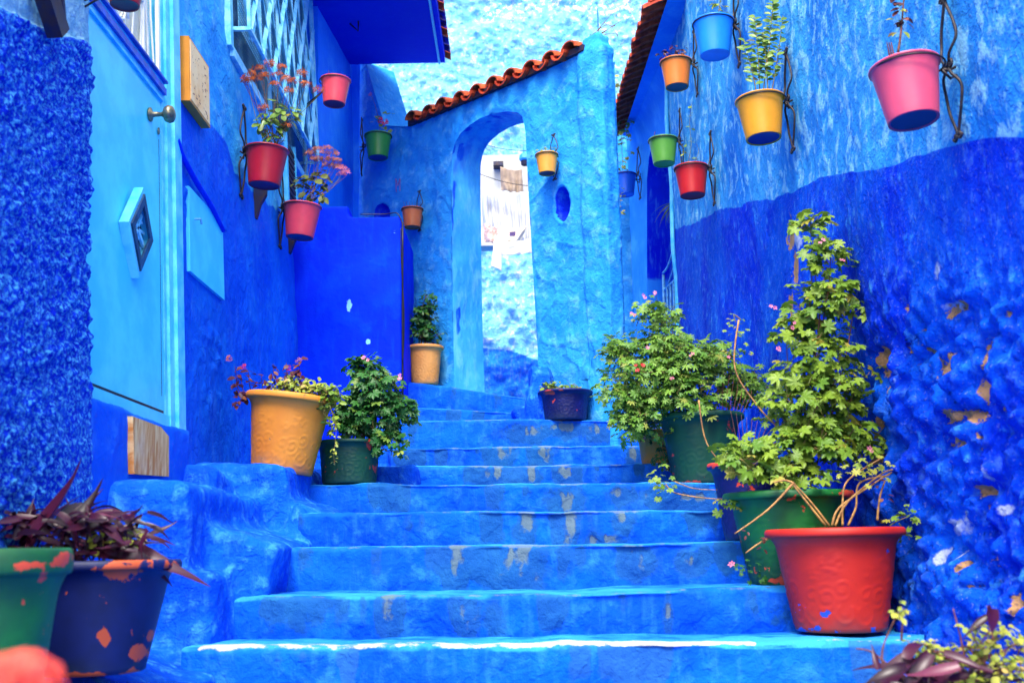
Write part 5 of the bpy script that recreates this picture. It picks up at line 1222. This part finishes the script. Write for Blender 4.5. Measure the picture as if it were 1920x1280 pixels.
for x, y in ((1285,285),(1292,268),(1300,262),(1278,282),(1296,240),(1300,215),(1290,200),(1308,300)): tuft(h, x, y, D, 2, .034, PAL, M_gy if x % 2 else M_g1, x, .012)
tuft(h, 1296, 304, D, 8, .05, STRAP, M_gy, 3, .02)
h, P, R = hangpot('lime green pot in front of the pointed blue arch', 1243, 262, 56, P_grn, 'R', blabel='thin black bracket beside the lime green pot')
twig(h, [(1228,258),(1227,250),(1229,247)], P.y, .003, M_dry, 'stem')
wp7 = onplane(1201, 325, G0+GN*.012, GN); P7 = wp7+GN*.13+Vector((-.02,-.1,0)); P7 = at(1171, 328, P7.y)
h, P, R = hangpot('pale blue pot with long trailing stems by the arched wall corner', 1171, 328, 46, P_lbl, 'R', P=P7, wallp=wp7, wn=GN, blabel='black bracket beside the pale blue pot under the eave')
D = P.y; twig(h, [(1168,326),(1166,280),(1164,240),(1158,190),(1156,155)], D, .003, M_dry, 'stem'); twig(h, [(1160,328),(1158,350),(1164,372),(1160,392)], D-.15, .002, M_dry, 'stem')
for x, y in ((1156,158),(1152,170),(1162,168),(1160,195),(1168,222),(1158,200),(1172,232),(1170,240),(1165,300),(1172,290),(1160,312),(1162,262),(1150,182),(1168,150),(1176,262)): tuft(h, x, y, D, 5, .07, PAL, M_gy, x, .045)
for x, y in ((1160,350),(1166,366),(1158,380),(1163,394)): tuft(h, x, y, D-.15, 3, .045, PAL, M_gy, x, .02)
def apot(label, px, py, w, coat, blabel, under=None):
    off = .11; P = onarch(px, py, off); wp = P-AWN*(off-.022)
    h, P, R = hangpot(label, px, py, w, coat, 'A', off=off, P=P, brk=False, under=under)
    bracket(blabel, wp, AWN, P, R, .68); return h, P, R
h, P, R = apot('amber pot on the arched wall right of the doorway', 1025, 290, 44, P_yo, 'small black scroll bracket on the arched wall above the blue niche', P_maroon)
for k in range(5): tuft(h, 1012+k*6, 280, P.y, 6, .022, OV, M_gy if k % 2 else M_g1, k, .014)
h, P, R = apot('copper orange pot on the arched wall left of the doorway', 773, 392, 42, P_cop, 'small black scroll bracket on the arched wall left of the doorway')
for k in range(7): twig(h, [(757+k*5,388),(758+k*5,383),(756+k*5.5,378)], P.y, .0018, M_dry, 'stem')
# left side pots
wp = onleft(672, 250, 0.0); D10 = 8.55; P10 = at(709, 254, D10); wx = -1.47+(D10-7.4)*.0818-.02*(P10.z-.5)
h, P, R = hangpot('dark green pot with one red bloom under the balcony slab', 709, 254, 52, P_grn2, 'L', P=P10, wallp=(at(675, 255, 8.8).x+.0, 8.80, P10.z), wn=(1, 0, 0), under=P_undb, blabel='black bracket on the house corner beside the dark green pot')
D = P.y; twig(h, [(712,248),(710,225),(704,200),(697,180)], D, .002, M_dry, 'stem')
for x, y in ((720,210),(732,211),(705,215),(712,222),(722,238),(728,240),(703,228),(714,230)): tuft(h, x, y, D, 2, .045, PAL, M_gy if x % 2 else M_g1, x, .012)
flowers(h, [(715,227),(722,229)], D-.04, .03, M_fred, 4, 5); flowers(h, [(696,178)], D, .022, M_fdry, 4, 6, FST)
P11 = at(627, 150, 7.15)
h, P, R = hangpot('pink pot at the far end of the window cage', 627, 150, 57, P_pk2, 'L', P=P11, tilty=.05, wallp=(XL(7.7,P11.z)+.02, 7.66, P11.z), wn=(1,0,0), under=P_maroon, blabel='black bracket behind the pink pot at the window cage')
twig(h, [(617,146),(617,138),(616,133)], P.y, .003, M_dry, 'stem')
def kal(h, D, base, leaves, heads, seed, fm, lmat=M_succ, hs=.026, nf=24, spread=.032):
    rs = random.Random(seed)
    for (x, y) in leaves: tuft(h, x, y, D+rs.uniform(-.03, .03), 6, .055, OV, lmat, x+y, .02)
    for i, (x, y) in enumerate(heads):
        bx = base[0]+rs.uniform(-14, 14); twig(h, [(bx, base[1]), ((bx+x)/2+rs.uniform(-5, 5), (base[1]+y)/2+8), (x, y+6)], D, .0022, M_dry if i % 2 else M_stem, 'stem')
        f = Fol(); c = at(x, y, D+rs.uniform(-.02, .02))
        for k in range(nf): q = rv(rs); f.add(rs.choice(FST), c+Vector((q.x*1.2, q.y, abs(q.z)*.8))*spread*rs.uniform(.5, 1), q+Vector((0, -.4, .5)), rv(rs), hs*rs.uniform(.8, 1.3))
        f.build('flower_head', fm, h, None)
h, P, R = hangpot('crimson pot of dried orange blossoms, first beyond the door on the left', 497, 281, 82, P_dred, 'L', tilty=.06, tiltx=.02, under=P_maroon, blabel='tall black scroll bracket left of the crimson pot', off=.16)
kal(h, P.y, (507,272), [(505,255),(512,262),(497,245),(515,240),(508,225),(520,228),(528,215),(500,215),(540,225),(522,205),(512,196),(535,235),(492,230),(545,210)],
    [(470,140),(485,130),(480,150),(495,145),(465,150),(505,122),(520,142),(528,128),(515,160),(538,150),(550,155),(566,140),(573,160),(540,172),(598,172),(535,238),(495,205),(460,155)], 3, M_fdry)
h, P, R = hangpot('rose pink pot of faded pink blossoms beside the blue block', 563, 386, 72, P_pk2, 'L', tilty=.08, tiltx=.02, under=P_und, blabel='tall black scroll bracket left of the rose pink pot', off=.16)
kal(h, P.y, (572,376), [(575,365),(585,360),(595,350),(570,350),(605,345),(580,340),(562,345),(590,335),(600,325),(574,330),(612,340),(606,368),(598,372)],
    [(585,288),(595,282),(605,288),(615,280),(625,290),(632,302),(620,300),(608,302),(598,300),(590,300),(636,315),(628,312),(577,290),(612,312)], 5, M_fdry2, leafmat('olive_leaf', srgb(120,130,50), srgb(84,92,40), srgb(130,90,50)))
kal(h, P.y, (590,370), [], [(642,318),(648,325),(640,328)], 6, M_fpink)
P14 = onleft(236, -30, .22)
h, P, R = hangpot('maroon-based pot cut off by the top edge above the white door grille', 236, -32, 74, P_dred, 'L', P=P14, under=P_maroon, hf=.6, wallp=onleft(150, -90, 0.06), wn=(1,0,0), blabel='black scroll bracket at the top left corner above the rough render', brk=False)
# its bracket, of which only the lower scroll shows
lo = onleft(150, -50, 0.02); bracket('black scroll bracket at the top left corner above the rough render', Vector((lo.x, lo.y, lo.z+.08)), (1,0,0), P14, R, .95)

# spider plant hanging inside the arch
sp = onplane(1270, 385, G0-GN*.1, GN); root = empty('spider_plant', sp, 'striped spider plant hanging inside the pointed arch above the gate', 'hanging plant')
m = MB(); m.lathe([(.001,-.1),(.05,-.1),(.08,.0),(.085,.005),(.08,.01)], 24, tuple(sp)); m.build('pot', P_undb, root, smooth=True)
m = MB(); m.tube([sp+Vector((0,0,.0)), sp+Vector((0,0,.62))], .002, 4); m.build('cord', M_cable, root)
rs = random.Random(12)
for i in range(34):
    a = rs.uniform(0, 2*PI); v = Vector((math.cos(a), math.sin(a), rs.uniform(-.3, 1.4))); put(cm(rs.choice(STRAP), M_gy if i % 2 else M_g1), root, sp+rv(rs)*.02, Vector((v.x*-.3, v.y*-.3, 1)), v, rs.uniform(.16, .30))

# ------------------------------------------------------------ sign on the left wall
m0 = onleft(350, 55, .0); sy0 = 4.74; sy1 = 5.08; 
zt_, zb_ = onleft(350, 58, .05).z, onleft(352, 180, .05).z
root = empty('wall_sign', lx(sy0, zb_, 0), 'small beige notice board with orange sides beside the turquoise door', 'sign')
m = MB(); quadbox(m, sy0, sy1, zb_, zt_, 0.0, .045); m.build('sign_box', M_orange, root)
m = MB(); quadbox(m, sy0+.012, sy1-.012, zb_+.012, zt_-.012, .0452, .048); m.build('sign_face', M_sign, root)
m = MB()
rs = random.Random(2)
for r_ in range(7):
    for c_ in range(5):
        if rs.random() < (.7 if r_ in (0, 6) or c_ == 4 else .10):
            y = sy0+.04+c_*.052; z = zt_-.05-r_*.038; m.bar(lx(y, z, .0486), lx(y+rs.uniform(.012,.03), z+rs.uniform(-.008,.008), .0486), .006, .0006, (1,0,0))
m.build('faded_lettering', simple('faded_red_lettering', srgb(170,84,60), .6), root)

# ------------------------------------------------------------ washing seen through the doorway
def cloth(name, label, top, bot, D, mat, pleats=6, amp=.02, cat='laundry', hem=.0, seed=1, nx=60, ny=30, parent_tag=True, thick=True):
    (x0, y0), (x1, y1) = top; (u0, v0), (u1, v1) = bot; V = []; rs = random.Random(seed); ph = rs.uniform(0, 6)
    for j in range(ny+1):
        t = j/ny
        for i in range(nx+1):
            s = i/nx; px = (x0+(x1-x0)*s)*(1-t)+(u0+(u1-u0)*s)*t; py = (y0+(y1-y0)*s+4*math.sin(PI*s))*(1-t)+(v0+(v1-v0)*s+hem*math.sin(s*pleats*PI+ph))*t
            q = at(px, py, D); q.y += amp*(.3+.7*t)*math.sin(s*pleats*2*PI+ph+math.sin(t*3+s*5)) + amp*.6*mnoise.noise(Vector((s*5, t*3, seed))); V.append(tuple(q))
    F = [(j*(nx+1)+i, j*(nx+1)+i+1, (j+1)*(nx+1)+i+1, (j+1)*(nx+1)+i) for j in range(ny) for i in range(nx)]
    m = MB(); m.add(V, F); b = at((x0+x1)/2, max(v0, v1), D); root = m.build(name, mat); 
    for v in root.data.vertices: v.co = v.co-b
    root.location = b; shade(root.data, True); so = root.modifiers.new('s', 'SOLIDIFY'); so.thickness = .004
    tag(root, label, cat, 'washing on the lines'); return root
def clothmat(name, c, c2, sc=4): return simple(name, c, .85, .1, sc, .003, .1, col2=c2, bscale=60)
cloth('sheet', 'large pleated white sheet hanging in the doorway view', ((903,352),(994,360)), ((906,432),(1004,462)), 10.6, clothmat('white_cotton', srgb(208,208,206), srgb(186,190,198)), 7, .055, hem=4)
cloth('towel', 'grey-brown towel pegged above the white sheet', ((938,312),(978,318)), ((940,356),(982,366)), 11.0, clothmat('taupe_towel', srgb(168,148,128), srgb(140,122,106), 8), 3, .02)
cloth('patterned_cloth', 'pinkish patterned cloth below the left end of the white sheet', ((907,418),(938,424)), ((908,452),(940,460)), 10.42, clothmat('pink_print', srgb(222,200,186), srgb(186,140,130), 60), 2, .02)
tr = cloth('trousers', 'cream garment with a small purple badge below the white sheet', ((936,424),(988,424)), ((930,464),(975,452)), 10.38, clothmat('cream_cotton', srgb(232,222,196), srgb(214,200,172)), 2, .02)
q = at(961, 440, 10.33)-Vector(tr.location); m = MB(); m.box(q.x-.03, q.x+.03, q.y-.03, q.y-.022, q.z-.022, q.z+.022); bd = m.mesh('badge'); o = link('badge', bd, tr, simple('purple_badge', srgb(84,60,120), .6))
cloth('pillowcase', 'white pillowcase lowest on the line above the rubble wall', ((925,452),(999,446)), ((926,482),(999,474)), 10.34, clothmat('white_linen', srgb(230,228,222), srgb(214,214,212)), 3, .015)
cloth('sash', 'long cream strip with a pointed end hanging lowest', ((928,440),(942,442)), ((921,498),(940,508)), 10.25, clothmat('cream_strip', srgb(236,230,210), srgb(226,218,196)), 1, .008, nx=10)
for lb, A, B in (('upper thin dark clothes line across the doorway view', (880,262), (1020,282)), ('lower thin dark clothes line above the white sheet', (880,318), (1020,350))):
    a, b = at(A[0], A[1], 10.9), at(B[0], B[1], 10.6); root = empty('clothes_line', a, lb, 'wire', 'clothes lines'); m = MB(); m.tube([a.lerp(b, t)-Vector((0, 0, .05*math.sin(PI*t))) for t in np.linspace(0, 1, 9)], .004, 5); m.build('wire', M_cable, root)
# white lean-to behind the washing and the little blue lantern
root = empty('house', at(950, 470, 12.2), 'white lean-to wall behind the washing in the doorway view', 'house')
a = at(870, 292, 12.2); b = at(1040, 458, 12.2); m = MB(); m.box(a.x, b.x, 12.2, 12.45, b.z, a.z); m.build('wall', M_white2, root)
m = MB(); c1_ = at(925, 308, 12.1); m.box(c1_.x, c1_.x+.12, 12.05, 12.19, c1_.z-.03, c1_.z+.02); m.build('beam_end', M_woodd, root)
lp = at(985, 302, 11.9); root = empty('lantern', lp, 'small sky blue hanging lantern above the towel', 'lantern')
m = MB(); m.lathe([(.001,.0),(.06,.0),(.075,.02),(.07,.07),(.03,.10),(.02,.2),(.001,.2)], 6, tuple(lp)); m.build('shade', P_blu, root); m = MB(); m.lathe([(.001,-.05),(.05,-.05),(.055,-.001),(.001,-.001)], 6, tuple(lp)); m.build('lamp_glass', M_dark, root)
# shrub over the top of the rubble wall
tp = at(905, -2, 15.6); root = empty('tree', (tp.x, tp.y, 0.3), 'dark green treetop just showing over the pale rubble wall', 'tree')
m = MB(); m.tube([(tp.x, tp.y, .3), (tp.x+.1, tp.y, 4), (tp.x, tp.y, tp.z)], [.16, .12, .05], 8); m.build('trunk', M_dry, root)
f = Fol(); rs = random.Random(4)
for i in range(2600):
    d = rv(rs); f.add(rs.choice(OV), tp+Vector((d.x*.85, d.y*.8, d.z*.55+.38))*1.0*rs.uniform(.6, 1.0) , d+Vector((0, -.3, .5)), rv(rs), rs.uniform(.07, .13))
f.build('crown', M_g2, root)
# loose twigs hanging over the wall top
root = empty('dry_creeper', at(1140, 62, 8.5), 'thin dry creeper twigs on the end of the arched wall', 'plant')
rs = random.Random(9)
for i in range(7):
    x, y = 1108+rs.uniform(0, 20), 66+rs.uniform(-3, 6); twig(root, [(x, y), (x+rs.uniform(10, 40), y-rs.uniform(0, 26)), (x+rs.uniform(20, 90), y-rs.uniform(-10, 46))], 7.1, .003, M_dry, 'twig')
